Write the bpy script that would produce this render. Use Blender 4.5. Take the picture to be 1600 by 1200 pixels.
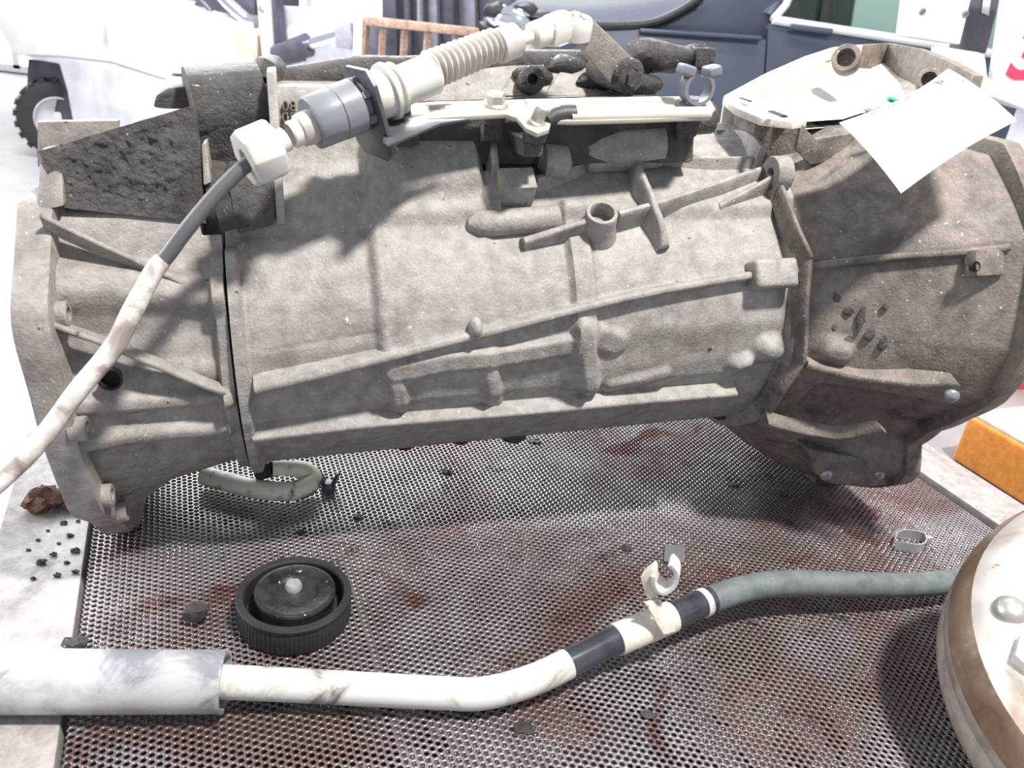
import bpy, bmesh, math, random
import numpy as np
from mathutils import Vector, Matrix, Quaternion

random.seed(7)
rng = np.random.default_rng(7)
scene = bpy.context.scene
for o in list(bpy.data.objects):
    bpy.data.objects.remove(o)
col = scene.collection
R_ = math.radians

# ------------------------------------------------------------------ camera
# bench top is z = 0; the hand-held phone is 41 cm above it, tilted 25.6 deg down and rolled 6.9 deg
cam_d = bpy.data.cameras.new('camera')
cam = bpy.data.objects.new('camera', cam_d)
col.objects.link(cam)
pitch, roll = R_(25.58), R_(6.87)
fw = Vector((0, math.cos(pitch), -math.sin(pitch)))
r0 = Vector((1, 0, 0)); u0 = r0.cross(fw)
cr = math.cos(roll) * r0 + math.sin(roll) * u0
cu = -math.sin(roll) * r0 + math.cos(roll) * u0
M = Matrix((cr, cu, -fw)).transposed().to_4x4()
M.translation = Vector((0, 0, 0.41))
cam.matrix_world = M
cam_d.sensor_width = 36
cam_d.lens = 36 * 1240 / 1600
cam_d.clip_start = 0.02
cam_d.clip_end = 100
cam_d.dof.use_dof = True
cam_d.dof.focus_distance = 0.62
cam_d.dof.aperture_fstop = 14
scene.camera = cam

# ------------------------------------------------------------------ world, lamps, exposure
w = bpy.data.worlds.new('world'); scene.world = w; w.use_nodes = True
w.node_tree.nodes['Background'].inputs[0].default_value = (0.82, 0.87, 1.0, 1)
w.node_tree.nodes['Background'].inputs[1].default_value = 0.5
def area(name, loc, target, size, power, color=(1, 1, 1), size_y=None):
    d = bpy.data.lights.new(name, 'AREA'); d.energy = power; d.color = color
    d.shape = 'RECTANGLE'; d.size = size; d.size_y = size_y or size
    o = bpy.data.objects.new(name, d); col.objects.link(o); o.location = loc
    o.rotation_euler = (Vector(target) - Vector(loc)).to_track_quat('-Z', 'Y').to_euler()
    return o
area('ceiling_lamp', (0.62, -0.02, 2.1), (0.1, 0.6, 0.1), 0.2, 66, (1, 0.965, 0.92), 0.14)
area('left_door_daylight', (-2.6, 0.9, 1.3), (-0.3, 0.6, 0.0), 1.6, 75, (0.95, 0.97, 1.0), 1.4)
area('forklift_fill_light', (-2.2, 3.3, 2.6), (-2.4, 4.6, -0.2), 1.6, 120, (0.97, 0.98, 1.0), 0.4)  # fill light added to brighten the forklift
area('far_ceiling_lamp', (0.6, 2.4, 2.6), (0.6, 3.2, 0.2), 1.6, 24, (0.97, 0.98, 1.0), 0.3)
area('high_back_strip_lamp', (-1.05, 4.3, 2.42), (-0.1, 0.66, 0.0), 2.7, 135, (0.90, 0.94, 1.0), 0.62)
scene.view_settings.view_transform = 'Standard'
scene.view_settings.look = 'None'
scene.view_settings.exposure = 0.46
scene.view_settings.gamma = 1

# ------------------------------------------------------------------ materials
def nodes(name):
    m = bpy.data.materials.new(name); m.use_nodes = True
    nt = m.node_tree; b = nt.nodes['Principled BSDF']
    return m, nt, b
def L(nt, a, b): nt.links.new(a, b)
def coord(nt, kind='Object'):
    return nt.nodes.new('ShaderNodeTexCoord').outputs[kind]
def noise(nt, vec, scale, detail=4, rough=0.55, dist=0.0):
    n = nt.nodes.new('ShaderNodeTexNoise'); n.inputs['Scale'].default_value = scale
    n.inputs['Detail'].default_value = detail; n.inputs['Roughness'].default_value = rough
    n.inputs['Distortion'].default_value = dist
    if vec is not None: L(nt, vec, n.inputs['Vector'])
    return n.outputs['Fac']
def ramp(nt, fac, stops):
    r = nt.nodes.new('ShaderNodeValToRGB'); e = r.color_ramp.elements
    while len(e) > 1: e.remove(e[0])
    first = True
    for p, c in stops:
        if first: el = e[0]; el.position = p; first = False
        else: el = e.new(p)
        if not hasattr(c, '__len__'): c = (c, c, c)
        el.color = (*c[:3], 1)
    L(nt, fac, r.inputs['Fac']); return r.outputs['Color']
def mix(nt, fac, a, b, mode='MIX'):
    n = nt.nodes.new('ShaderNodeMix'); n.data_type = 'RGBA'; n.blend_type = mode
    for sock, v in ((n.inputs[0], fac), (n.inputs[6], a), (n.inputs[7], b)):
        if hasattr(v, 'is_linked'): L(nt, v, sock)
        elif hasattr(v, '__len__'): sock.default_value = (*v[:3], 1)
        else: sock.default_value = v
    return n.outputs[2]
def bump(nt, b, h, strength=0.5, dist=0.002):
    n = nt.nodes.new('ShaderNodeBump'); n.inputs['Strength'].default_value = strength
    n.inputs['Distance'].default_value = dist
    L(nt, h, n.inputs['Height']); L(nt, n.outputs['Normal'], b.inputs['Normal'])
def plain(name, c, rough=0.5, metal=0.0, var=0.12, scale=30, bmp=0.0, spec=0.5):
    m, nt, b = nodes(name); v = coord(nt)
    f = noise(nt, v, scale, 5)
    lo = tuple(x * (1 - var) for x in c); hi = tuple(min(1, x * (1 + var)) for x in c)
    L(nt, ramp(nt, f, ((0.3, lo), (0.7, hi))), b.inputs['Base Color'])
    b.inputs['Roughness'].default_value = rough; b.inputs['Metallic'].default_value = metal
    b.inputs['Specular IOR Level'].default_value = spec
    if bmp: bump(nt, b, noise(nt, v, scale * 8, 6), bmp, 0.001)
    return m

def cast(name, lo, hi, dirt, dirt_amt=0.5, fine=420, bstr=0.5, rough=0.55, speck=0.7):
    """sand-cast aluminium under dust and old oil: blotches, pits, pale and dark specks"""
    m, nt, b = nodes(name); v = coord(nt)
    base = ramp(nt, noise(nt, v, 9, 6, 0.6), ((0.32, lo), (0.68, hi)))
    mott = noise(nt, v, 85, 5, 0.65)
    base = mix(nt, 0.5, base, ramp(nt, mott, ((0.35, tuple(x * 0.82 for x in lo)), (0.65, tuple(min(1, x * 1.18) for x in hi)))))
    d = ramp(nt, noise(nt, v, 17, 7, 0.7, 0.6), ((0.62 - 0.2 * dirt_amt, 0), (0.8 - 0.12 * dirt_amt, 1)))
    base = mix(nt, d, base, dirt)
    ws = ramp(nt, noise(nt, v, 300, 3, 0.5), ((0.69, 0), (0.73, 1)))
    wm = nt.nodes.new('ShaderNodeMath'); wm.operation = 'MULTIPLY'; L(nt, ws, wm.inputs[0]); wm.inputs[1].default_value = speck
    base = mix(nt, wm.outputs[0], base, (0.62, 0.59, 0.54))
    ds = ramp(nt, noise(nt, v, 130, 4, 0.6), ((0.7, 0), (0.74, 1)))
    base = mix(nt, ds, base, tuple(x * 0.4 for x in dirt))
    L(nt, base, b.inputs['Base Color'])
    b.inputs['Roughness'].default_value = rough
    b.inputs['Specular IOR Level'].default_value = 0.35
    hh = nt.nodes.new('ShaderNodeMath'); hh.operation = 'ADD'
    L(nt, noise(nt, v, fine, 4, 0.6), hh.inputs[0]); L(nt, mott, hh.inputs[1])
    bump(nt, b, hh.outputs[0], bstr, 0.0012)
    return m
def grime(name, lo, hi, rough=0.42, bstr=1.0, dist=0.005):
    m, nt, b = nodes(name); v = coord(nt)
    n1 = noise(nt, v, 150, 8, 0.68, 0.3)
    base = ramp(nt, noise(nt, v, 45, 6, 0.65), ((0.3, lo), (0.7, hi)))
    sp = ramp(nt, noise(nt, v, 330, 2, 0.4), ((0.73, 0), (0.76, 1)))  # pale specks painted in as glints on the grime
    base = mix(nt, sp, base, (0.6, 0.58, 0.55))
    L(nt, base, b.inputs['Base Color'])
    b.inputs['Roughness'].default_value = rough
    bump(nt, b, n1, bstr, dist)
    return m

MT = {}
MT['cast'] = cast('cast_aluminium', (0.215, 0.195, 0.175), (0.345, 0.325, 0.298), (0.13, 0.108, 0.09), 0.35)
MT['cast_low'] = MT['cast']
MT['bell'] = cast('bell_cast_aluminium', (0.135, 0.112, 0.093), (0.245, 0.212, 0.180), (0.06, 0.048, 0.04), 0.6, 360, 0.6)
MT['rear'] = cast('rear_cast_aluminium', (0.205, 0.185, 0.165), (0.33, 0.305, 0.278), (0.12, 0.10, 0.085), 0.4)
MT['lit_cast'] = cast('lit_cast_aluminium', (0.52, 0.48, 0.42), (0.72, 0.68, 0.62), (0.3, 0.24, 0.19), 0.2, 500, 0.25, 0.45)  # lighter copy of the cast colour, strong light on the pocket painted in
MT['grime'] = grime('caked_grime', (0.05, 0.045, 0.043), (0.14, 0.125, 0.115))
MT['oily'] = grime('oily_black_grime', (0.018, 0.016, 0.016), (0.07, 0.06, 0.055), 0.25, 0.8, 0.004)
MT['zinc'] = plain('yellowed_zinc_steel', (0.46, 0.425, 0.36), 0.42, 0.2, 0.1, 25, 0.1)
MT['zinc_grey'] = plain('grey_zinc_steel', (0.42, 0.43, 0.43), 0.4, 0.4, 0.12, 40, 0.1)
MT['dark_steel'] = plain('dark_steel', (0.10, 0.105, 0.115), 0.4, 0.4, 0.2, 40, 0.1)
MT['black_paint'] = plain('black_painted_steel', (0.05, 0.052, 0.058), 0.4, 0.1, 0.25, 30, 0.1)
MT['bolt'] = plain('bolt_steel', (0.5, 0.48, 0.44), 0.35, 0.7, 0.15, 90, 0.1)
MT['bolt_grey'] = plain('grey_bolt_steel', (0.33, 0.35, 0.37), 0.35, 0.6, 0.15, 90, 0.1)
MT['ivory'] = plain('ivory_plastic', (0.62, 0.595, 0.54), 0.45, 0, 0.08, 30)
MT['ivory_dirty'] = plain('dirty_ivory_plastic', (0.47, 0.44, 0.39), 0.5, 0, 0.2, 50, 0.2)
MT['grey_plastic'] = plain('grey_plastic', (0.20, 0.215, 0.235), 0.42, 0, 0.1, 40, 0.1)
MT['clip_plastic'] = plain('blue_grey_plastic', (0.17, 0.185, 0.21), 0.45, 0, 0.1, 60)
MT['rubber'] = plain('black_rubber', (0.025, 0.025, 0.028), 0.5, 0, 0.25, 60, 0.2)
MT['jacket'] = plain('cable_jacket_rubber', (0.085, 0.085, 0.09), 0.45, 0, 0.15, 40)
MT['green'] = plain('green_twine', (0.02, 0.42, 0.2), 0.6, 0, 0.2, 200)
MT['shadow'] = plain('painted_shade_black', (0.02, 0.018, 0.018), 0.7)  # near-black colour in place of shade inside holes, slots and tray
MT['ink'] = plain('grey_ink', (0.10, 0.105, 0.12), 0.7)
MT['rust'] = cast('rusty_paint', (0.36, 0.22, 0.16), (0.55, 0.40, 0.32), (0.2, 0.1, 0.07), 0.5, 200, 0.6, 0.7, 0.3)
MT['white_paint'] = plain('white_paint', (0.82, 0.82, 0.81), 0.4, 0, 0.05, 12)
MT['cream_paint'] = plain('cream_paint', (0.80, 0.74, 0.66), 0.35, 0, 0.06, 6)
MT['peach_paint'] = plain('peach_paint', (0.76, 0.55, 0.40), 0.4, 0, 0.08, 6)
MT['fork_grey'] = plain('grey_chassis_paint', (0.62, 0.62, 0.65), 0.45, 0, 0.15, 9)
MT['mast'] = plain('dark_mast_steel', (0.10, 0.10, 0.125), 0.35, 0.3, 0.25, 12)
MT['mast_lilac'] = plain('worn_mast_rail', (0.30, 0.29, 0.34), 0.4, 0.3, 0.2, 14)
MT['chrome'] = plain('chrome', (0.9, 0.9, 0.92), 0.12, 1.0, 0.03, 10)
MT['red_paint'] = plain('red_paint', (0.72, 0.06, 0.08), 0.4, 0, 0.08, 8)
MT['red_letter'] = plain('red_lettering', (0.78, 0.05, 0.12), 0.5, 0, 0.05, 8)
MT['orange'] = cast('orange_paint', (0.78, 0.27, 0.05), (0.86, 0.36, 0.07), (0.30, 0.10, 0.04), 0.1, 200, 0.2, 0.45, 0.1)
MT['cream_top'] = cast('worn_cream_top', (0.72, 0.70, 0.62), (0.86, 0.84, 0.76), (0.3, 0.27, 0.22), 0.15, 200, 0.2, 0.5, 0.2)
MT['yellow'] = plain('yellow_label', (0.75, 0.8, 0.2), 0.5)

# ------------------------------------------------------------------ mesh helpers
OFF = {}
class MB:
    def __init__(s): s.V = []; s.F = []
    def add(s, vs, fs):
        n = len(s.V); s.V += [tuple(v) for v in vs]; s.F += [tuple(i + n for i in f) for f in fs]; return s
    def box(s, c, size, ax=None):
        c = Vector(c); hx, hy, hz = (t / 2 for t in size)
        ax = ax or (Vector((1, 0, 0)), Vector((0, 1, 0)), Vector((0, 0, 1)))
        vs = [c + ax[0] * (i * hx) + ax[1] * (j * hy) + ax[2] * (k * hz) for i in (-1, 1) for j in (-1, 1) for k in (-1, 1)]
        return s.add(vs, [(0, 1, 3, 2), (4, 6, 7, 5), (0, 4, 5, 1), (2, 3, 7, 6), (0, 2, 6, 4), (1, 5, 7, 3)])
    def prism(s, poly, vec):
        n = len(poly); vec = Vector(vec); a = [Vector(p) for p in poly]
        b = [p + vec for p in a]
        nor = Vector((0, 0, 0))
        for i in range(n): nor += a[i].cross(a[(i + 1) % n])
        if nor.dot(vec) < 0: a, b = b, a
        # a is the base: its winding faces along vec, so flip it
        return s.add(a + b, [tuple(range(n - 1, -1, -1)), tuple(range(n, 2 * n))] + [(i, (i + 1) % n, n + (i + 1) % n, n + i) for i in range(n)])
    def tube(s, path, rad, n=14, caps=True, flat=1.0, up=None):
        P = [Vector(p) for p in path]; k = len(P)
        rad = rad if hasattr(rad, '__len__') else [rad] * k
        t0 = (P[1] - P[0]).normalized()
        nrm = Vector(up) if up else (Vector((0, 0, 1)) if abs(t0.z) < 0.9 else Vector((1, 0, 0)))
        vs = []
        for i in range(k):
            t = (P[min(i + 1, k - 1)] - P[max(i - 1, 0)]).normalized()
            nrm = (nrm - t * nrm.dot(t)).normalized(); b = t.cross(nrm)
            for j in range(n):
                a = 2 * math.pi * j / n
                vs.append(P[i] + (nrm * math.cos(a) * flat + b * math.sin(a)) * rad[i])
        fs = [(i * n + j, i * n + (j + 1) % n, (i + 1) * n + (j + 1) % n, (i + 1) * n + j) for i in range(k - 1) for j in range(n)]
        if caps: fs += [tuple(range(n - 1, -1, -1)), tuple((k - 1) * n + j for j in range(n))]
        return s.add(vs, fs)
    def lathe(s, prof, o, axis, n=32, closed=False, a0=0.0, a1=2 * math.pi, rfun=None):
        """prof: (radius, height along axis); a full turn unless a0..a1 is given"""
        o = Vector(o); ax = Vector(axis).normalized()
        e = Vector((0, 0, 1)) if abs(ax.z) < 0.9 else Vector((1, 0, 0))
        e = (e - ax * e.dot(ax)).normalized(); g = ax.cross(e)
        full = abs(a1 - a0 - 2 * math.pi) < 1e-6; m = n if full else n + 1
        vs = []; k = len(prof)
        for i in range(m):
            a = a0 + (a1 - a0) * i / n; d = e * math.cos(a) + g * math.sin(a)
            for j, (r, h) in enumerate(prof):
                rr = r * (rfun(a, j) if rfun else 1); vs.append(o + d * rr + ax * h)
        fs = []
        for i in range(n):
            i2 = (i + 1) % m
            for j in range(k if closed else k - 1):
                j2 = (j + 1) % k
                fs.append((i * k + j, i2 * k + j, i2 * k + j2, i * k + j2))
        return s.add(vs, fs)
    def cyl(s, a, b, r, n=20, r2=None):
        return s.tube([a, b], [r, r if r2 is None else r2], n)
    def grid(s, rows, flip=False):
        nr, nc = len(rows), len(rows[0]); vs = [p for r in rows for p in r]
        fs = [(i * nc + j, i * nc + j + 1, (i + 1) * nc + j + 1, (i + 1) * nc + j) for i in range(nr - 1) for j in range(nc - 1)]
        if flip: fs = [f[::-1] for f in fs]
        return s.add(vs, fs)
    def ball(s, c, r, n=12, sq=(1, 1, 1)):
        c = Vector(c); vs = []; m = n // 2 + 1
        for i in range(m + 1):
            th = math.pi * i / m
            for j in range(n):
                a = 2 * math.pi * j / n
                vs.append(c + Vector((r * sq[0] * math.sin(th) * math.cos(a), r * sq[1] * math.sin(th) * math.sin(a), r * sq[2] * math.cos(th))))
        return s.add(vs, [(i * n + j, (i + 1) * n + j, (i + 1) * n + (j + 1) % n, i * n + (j + 1) % n) for i in range(m) for j in range(n)])
    def rough(s, amp, scale=1.0):
        from mathutils import noise as mn
        s.V = [tuple(Vector(v) + mn.noise_vector(Vector(v) * scale) * amp) for v in s.V]; return s
    def build(s, name, mat, parent=None, angle=38, bevel=0.0, seg=2, weld=False, label=None):
        off = Vector((0, 0, 0)); p = parent
        while p is not None:
            if p.name in OFF: off = OFF[p.name]; break
            p = p.parent
        me = bpy.data.meshes.new(name)
        me.from_pydata([tuple(Vector(v) - off) for v in s.V], [], s.F)
        bm = bmesh.new(); bm.from_mesh(me)
        if weld: bmesh.ops.remove_doubles(bm, verts=bm.verts, dist=1e-5)
        bmesh.ops.recalc_face_normals(bm, faces=bm.faces)
        if bevel:
            es = [e for e in bm.edges if len(e.link_faces) == 2 and e.calc_face_angle(0) > R_(30)]
            bmesh.ops.bevel(bm, geom=es, offset=bevel, segments=seg, affect='EDGES', profile=0.6, clamp_overlap=True)
        bm.to_mesh(me); bm.free()
        me.polygons.foreach_set('use_smooth', [True] * len(me.polygons))
        me.set_sharp_from_angle(angle=R_(angle))
        me.materials.append(MT[mat] if isinstance(mat, str) else mat)
        o = bpy.data.objects.new(name, me); col.objects.link(o)
        if parent is not None: o.parent = parent
        if label: o['label'] = label
        return o
def tag(o, label, cat, group=None, kind=None):
    if label: o['label'] = label
    if cat: o['category'] = cat
    if group: o['group'] = group
    if kind: o['kind'] = kind
    return o
def thing(name, label, cat, origin=(0, 0, 0), frame=None, group=None):
    """an Empty at the thing's base; mesh coordinates of its parts are written in `frame`"""
    o = bpy.data.objects.new(name, None); col.objects.link(o); o.empty_display_size = 0.02
    fr = frame or Matrix.Identity(4)
    o.matrix_world = fr @ Matrix.Translation(Vector(origin))
    OFF[o.name] = Vector(origin)
    return tag(o, label, cat, group)
def single(mb, name, mat, label, cat, origin, frame=None, group=None, **k):
    """a thing that is one mesh, its origin at its base"""
    fr = frame or Matrix.Identity(4); og = Vector(origin)
    mb.V = [tuple(Vector(v) - og) for v in mb.V]
    o = mb.build(name, mat, None, **k); o.matrix_world = fr @ Matrix.Translation(og)
    return tag(o, label, cat, group)
def bez(pts, n=10):
    """Catmull-Rom through the points"""
    P = [Vector(p) for p in pts]; out = []
    for i in range(len(P) - 1):
        p0 = P[max(i - 1, 0)]; p1 = P[i]; p2 = P[i + 1]; p3 = P[min(i + 2, len(P) - 1)]
        for j in range(n):
            t = j / n
            out.append(0.5 * ((2 * p1) + (p2 - p0) * t + (2 * p0 - 5 * p1 + 4 * p2 - p3) * t * t + (3 * p1 - p0 - 3 * p2 + p3) * t ** 3))
    out.append(P[-1]); return out
def lerp_list(vals, n):
    return [float(np.interp(i / (n - 1) * (len(vals) - 1), range(len(vals)), vals)) for i in range(n)]

# ------------------------------------------------------------------ room
FLOOR = -0.80
def concrete(name, a, b, s=1.5):
    m, nt, bb = nodes(name); v = coord(nt)
    L(nt, ramp(nt, noise(nt, v, s, 8, 0.65), ((0.3, a), (0.7, b))), bb.inputs['Base Color'])
    bb.inputs['Roughness'].default_value = 0.6
    bump(nt, bb, noise(nt, v, 60, 5), 0.2, 0.003); return m
def struct(mb, name, mat, label=None):
    o = mb.build(name, mat); o['kind'] = 'structure'
    if label: o['label'] = label
    return o
struct(MB().box((0, 3.0, FLOOR - 0.05), (14, 12, 0.1)), 'floor', concrete('concrete_floor', (0.30, 0.29, 0.29), (0.45, 0.44, 0.44)), 'grey concrete workshop floor')
struct(MB().box((0, 8.55, 1.2), (14, 0.1, 4.0)), 'wall_back', concrete('painted_wall', (0.75, 0.76, 0.78), (0.85, 0.86, 0.87), 0.8), 'pale painted workshop wall')
# the daylight at the left: a tall frosted window strip
m, nt, b = nodes('frosted_daylight_pane')
b.inputs['Base Color'].default_value = (0.9, 0.93, 0.97, 1); b.inputs['Emission Color'].default_value = (0.97, 0.98, 1, 1)
b.inputs['Emission Strength'].default_value = 2.6
MT['pane'] = m
win = bpy.data.objects.new('window_1', None); col.objects.link(win); win.location = (-3.9, 8.48, 0.4); OFF[win.name] = Vector(win.location)
win['kind'] = 'structure'; win['label'] = 'wide bright frosted workshop window'
fr = MB()
for x in (-6.9, -5.4, -3.9, -2.4, -0.95): fr.box((x, 8.46, 0.85), (0.07, 0.08, 3.2))
for z in (-0.75, 2.45): fr.box((-3.925, 8.46, z), (6.02, 0.08, 0.07))
fr.build('window_frame', 'white_paint', win)
for i in range(4):
    x0 = (-6.865, -5.365, -3.865, -2.365)[i]; x1 = (-5.435, -3.935, -2.435, -0.985)[i]
    MB().box(((x0 + x1) / 2, 8.47, 0.85), (x1 - x0, 0.02, 3.13)).build('pane', 'pane', win)

# ------------------------------------------------------------------ perforated workbench
BA = R_(24.0)
BF = Matrix.Rotation(BA, 4, 'Z')                    # bench frame: x to the right along the bench, y towards its back
BX0, BX1, BY0, BY1 = -0.088, 0.716, 0.10, 0.905
bench = thing('workbench', 'oily steel workbench with a perforated brown-stained top under the gearbox', 'workbench', (0.314, 0.5, FLOOR), BF)
# sheet material: bare steel, brown-red stains, dark oil, all moderately wet
m, nt, b = nodes('perforated_steel'); v = coord(nt)
base = ramp(nt, noise(nt, v, 26, 6, 0.6), ((0.3, (0.20, 0.18, 0.18)), (0.7, (0.33, 0.305, 0.30))))
st = ramp(nt, noise(nt, v, 6.5, 5, 0.6, 0.5), ((0.42, 0), (0.62, 1)))
base = mix(nt, st, base, (0.17, 0.115, 0.105))
st2 = ramp(nt, noise(nt, v, 13, 4, 0.55, 0.8), ((0.60, 0), (0.70, 1)))
base = mix(nt, st2, base, (0.115, 0.05, 0.042))
bl = ramp(nt, noise(nt, v, 34, 6, 0.65), ((0.62, 0), (0.72, 1)))
base = mix(nt, bl, base, (0.05, 0.047, 0.05))
L(nt, base, b.inputs['Base Color'])
L(nt, ramp(nt, noise(nt, v, 18, 4), ((0.3, 0.16), (0.7, 0.42))), b.inputs['Roughness'])
b.inputs['Metallic'].default_value = 0.5
bump(nt, b, noise(nt, v, 220, 4), 0.25, 0.0008)
MT['sheet'] = m
def perforated():
    p = 0.005; dx = p * math.sqrt(3) / 2; rh = 0.00184; t = 0.0015
    nx = int((BX1 - BX0 - 0.008) / dx); ny = int((BY1 - BY0 - 0.01) / p)
    I, J = np.meshgrid(np.arange(nx), np.arange(ny), indexing='ij')
    cx = (BX0 + 0.006 + I * dx).ravel(); cy = (BY0 + 0.006 + J * p + (I % 2) * p / 2).ravel(); n = len(cx)
    ho = np.radians(np.arange(6) * 60.0); hi = np.radians(np.arange(12) * 30.0)
    hx, hy = p / math.sqrt(3) * np.cos(ho), p / math.sqrt(3) * np.sin(ho)
    ix, iy = rh * np.cos(hi), rh * np.sin(hi)
    V = np.zeros((n, 30, 3), np.float32)
    V[:, :6, 0] = cx[:, None] + hx; V[:, :6, 1] = cy[:, None] + hy
    V[:, 6:18, 0] = cx[:, None] + ix; V[:, 6:18, 1] = cy[:, None] + iy
    V[:, 18:, 0] = cx[:, None] + ix; V[:, 18:, 1] = cy[:, None] + iy; V[:, 18:, 2] = -t
    T = []
    for k in range(6):
        k2 = (k + 1) % 6; a, c, e = 6 + 2 * k, 6 + 2 * k + 1, 6 + (2 * k + 2) % 12
        T += [(k, c, a), (k, k2, c), (k2, e, c)]
    for k in range(12):
        k2 = (k + 1) % 12
        T += [(6 + k, 6 + k2, 18 + k2), (6 + k, 18 + k2, 18 + k)]
    T = np.array(T, np.int32)
    F = (T[None] + (np.arange(n) * 30)[:, None, None]).reshape(-1)
    me = bpy.data.meshes.new('perforated_sheet'); nf = len(F) // 3
    me.vertices.add(n * 30); me.vertices.foreach_set('co', (V - np.array(OFF[bench.name], np.float32)).reshape(-1))
    me.loops.add(nf * 3); me.loops.foreach_set('vertex_index', F)
    me.polygons.add(nf); me.polygons.foreach_set('loop_start', np.arange(nf, dtype=np.int32) * 3)
    me.update(calc_edges=True)
    me.materials.append(MT['sheet'])
    o = bpy.data.objects.new('perforated_sheet', me); col.objects.link(o); o.parent = bench
    o['label'] = 'steel sheet punched with rows of small round holes'
    return cx, cy, rh
hx_, hy_, rh_ = perforated()
# oil standing in many of the holes: small dished films with a wet glint
m, nt, b = nodes('standing_oil'); b.inputs['Base Color'].default_value = (0.03, 0.022, 0.021, 1); b.inputs['Roughness'].default_value = 0.08
b.inputs['Specular IOR Level'].default_value = 0.6; MT['oil'] = m
def oil_films():
    from mathutils import noise as mn
    keep = []
    for i in range(len(hx_)):
        a = mn.noise(Vector((hx_[i] * 9, hy_[i] * 9, 3.1))) + 0.45 * mn.noise(Vector((hx_[i] * 60, hy_[i] * 60, 1.7)))
        if a > 0.14: keep.append(i)
    keep = np.array(keep); n = len(keep); cx, cy = hx_[keep], hy_[keep]
    hi = np.radians(np.arange(10) * 36.0)
    V = np.zeros((n, 21, 3), np.float32)
    tx, ty = rng.normal(0, 0.00012, n), rng.normal(0, 0.00012, n)
    for k, (r, z) in enumerate(((rh_ * 1.02, -0.0005), (rh_ * 0.62, -0.0012))):
        V[:, k * 10:k * 10 + 10, 0] = cx[:, None] + r * np.cos(hi); V[:, k * 10:k * 10 + 10, 1] = cy[:, None] + r * np.sin(hi); V[:, k * 10:k * 10 + 10, 2] = z
    V[:, 20, 0] = cx; V[:, 20, 1] = cy; V[:, 20, 2] = -0.00145
    V[:, :, 2] += tx[:, None] * np.sign(V[:, :, 0] - cx[:, None]) + ty[:, None] * np.sign(V[:, :, 1] - cy[:, None])
    T = []
    for k in range(10):
        k2 = (k + 1) % 10; T += [(k, k2, 10 + k2), (k, 10 + k2, 10 + k), (10 + k, 10 + k2, 20)]
    F = (np.array(T, np.int32)[None] + (np.arange(n) * 21)[:, None, None]).reshape(-1); nf = len(F) // 3
    me = bpy.data.meshes.new('oil_film')
    me.vertices.add(n * 21); me.vertices.foreach_set('co', (V - np.array(OFF[bench.name], np.float32)).reshape(-1))
    me.loops.add(nf * 3); me.loops.foreach_set('vertex_index', F)
    me.polygons.add(nf); me.polygons.foreach_set('loop_start', np.arange(nf, dtype=np.int32) * 3)
    me.polygons.foreach_set('use_smooth', np.ones(nf, bool))
    me.update(calc_edges=True); me.materials.append(MT['oil'])
    o = bpy.data.objects.new('oil_film', me); col.objects.link(o); o.parent = bench; o['kind'] = 'stuff'
    o['label'] = 'dark oil standing in the punched holes'
oil_films()
MT['lip'] = cast('bench_lip_steel', (0.27, 0.235, 0.22), (0.42, 0.385, 0.37), (0.13, 0.095, 0.08), 0.35, 300, 0.25, 0.4, 0.3)
LW = 0.062
for x0, x1, y0, y1 in ((BX0 - LW, BX0, BY0 - LW, BY1 + LW), (BX1 + 0.004, BX1 + 0.004 + LW, BY0 - LW, BY1 + LW), (BX0, BX1 + 0.004, BY1, BY1 + LW), (BX0, BX1 + 0.004, BY0 - LW, BY0)):
    MB().box(((x0 + x1) / 2, (y0 + y1) / 2, -0.018), (x1 - x0, y1 - y0, 0.04)).build('edge_rail', 'lip', bench, bevel=0.002)
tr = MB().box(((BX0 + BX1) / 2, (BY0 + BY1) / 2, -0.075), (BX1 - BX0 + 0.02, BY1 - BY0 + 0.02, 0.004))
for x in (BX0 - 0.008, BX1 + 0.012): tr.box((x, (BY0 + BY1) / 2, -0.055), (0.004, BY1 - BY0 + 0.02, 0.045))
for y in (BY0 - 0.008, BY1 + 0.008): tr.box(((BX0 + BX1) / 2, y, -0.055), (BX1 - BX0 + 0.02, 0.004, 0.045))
tr.build('drip_tray', 'shadow', bench, label='drip tray below the punched sheet, coloured near-black for shade')  # tray coloured near-black so the punched holes look shaded
for x in (BX0 - 0.03, BX1 + 0.035):
    for y in (BY0 - 0.03, BY1 + 0.03):
        MB().box((x, y, (FLOOR - 0.03) / 2), (0.04, 0.04, -FLOOR - 0.03)).build('leg', 'dark_steel', bench, bevel=0.003)
for x in (0.1, 0.314, 0.52):
    MB().box((x, (BY0 + BY1) / 2, -0.0085), (0.006, BY1 - BY0, 0.013)).build('crossbar', 'dark_steel', bench)
for yy in (BY0 - 0.03, BY1 + 0.03):
    MB().box(((BX0 + BX1) / 2, yy, -0.6), (BX1 - BX0 + 0.06, 0.03, 0.03)).build('stretcher', 'dark_steel', bench)

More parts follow.
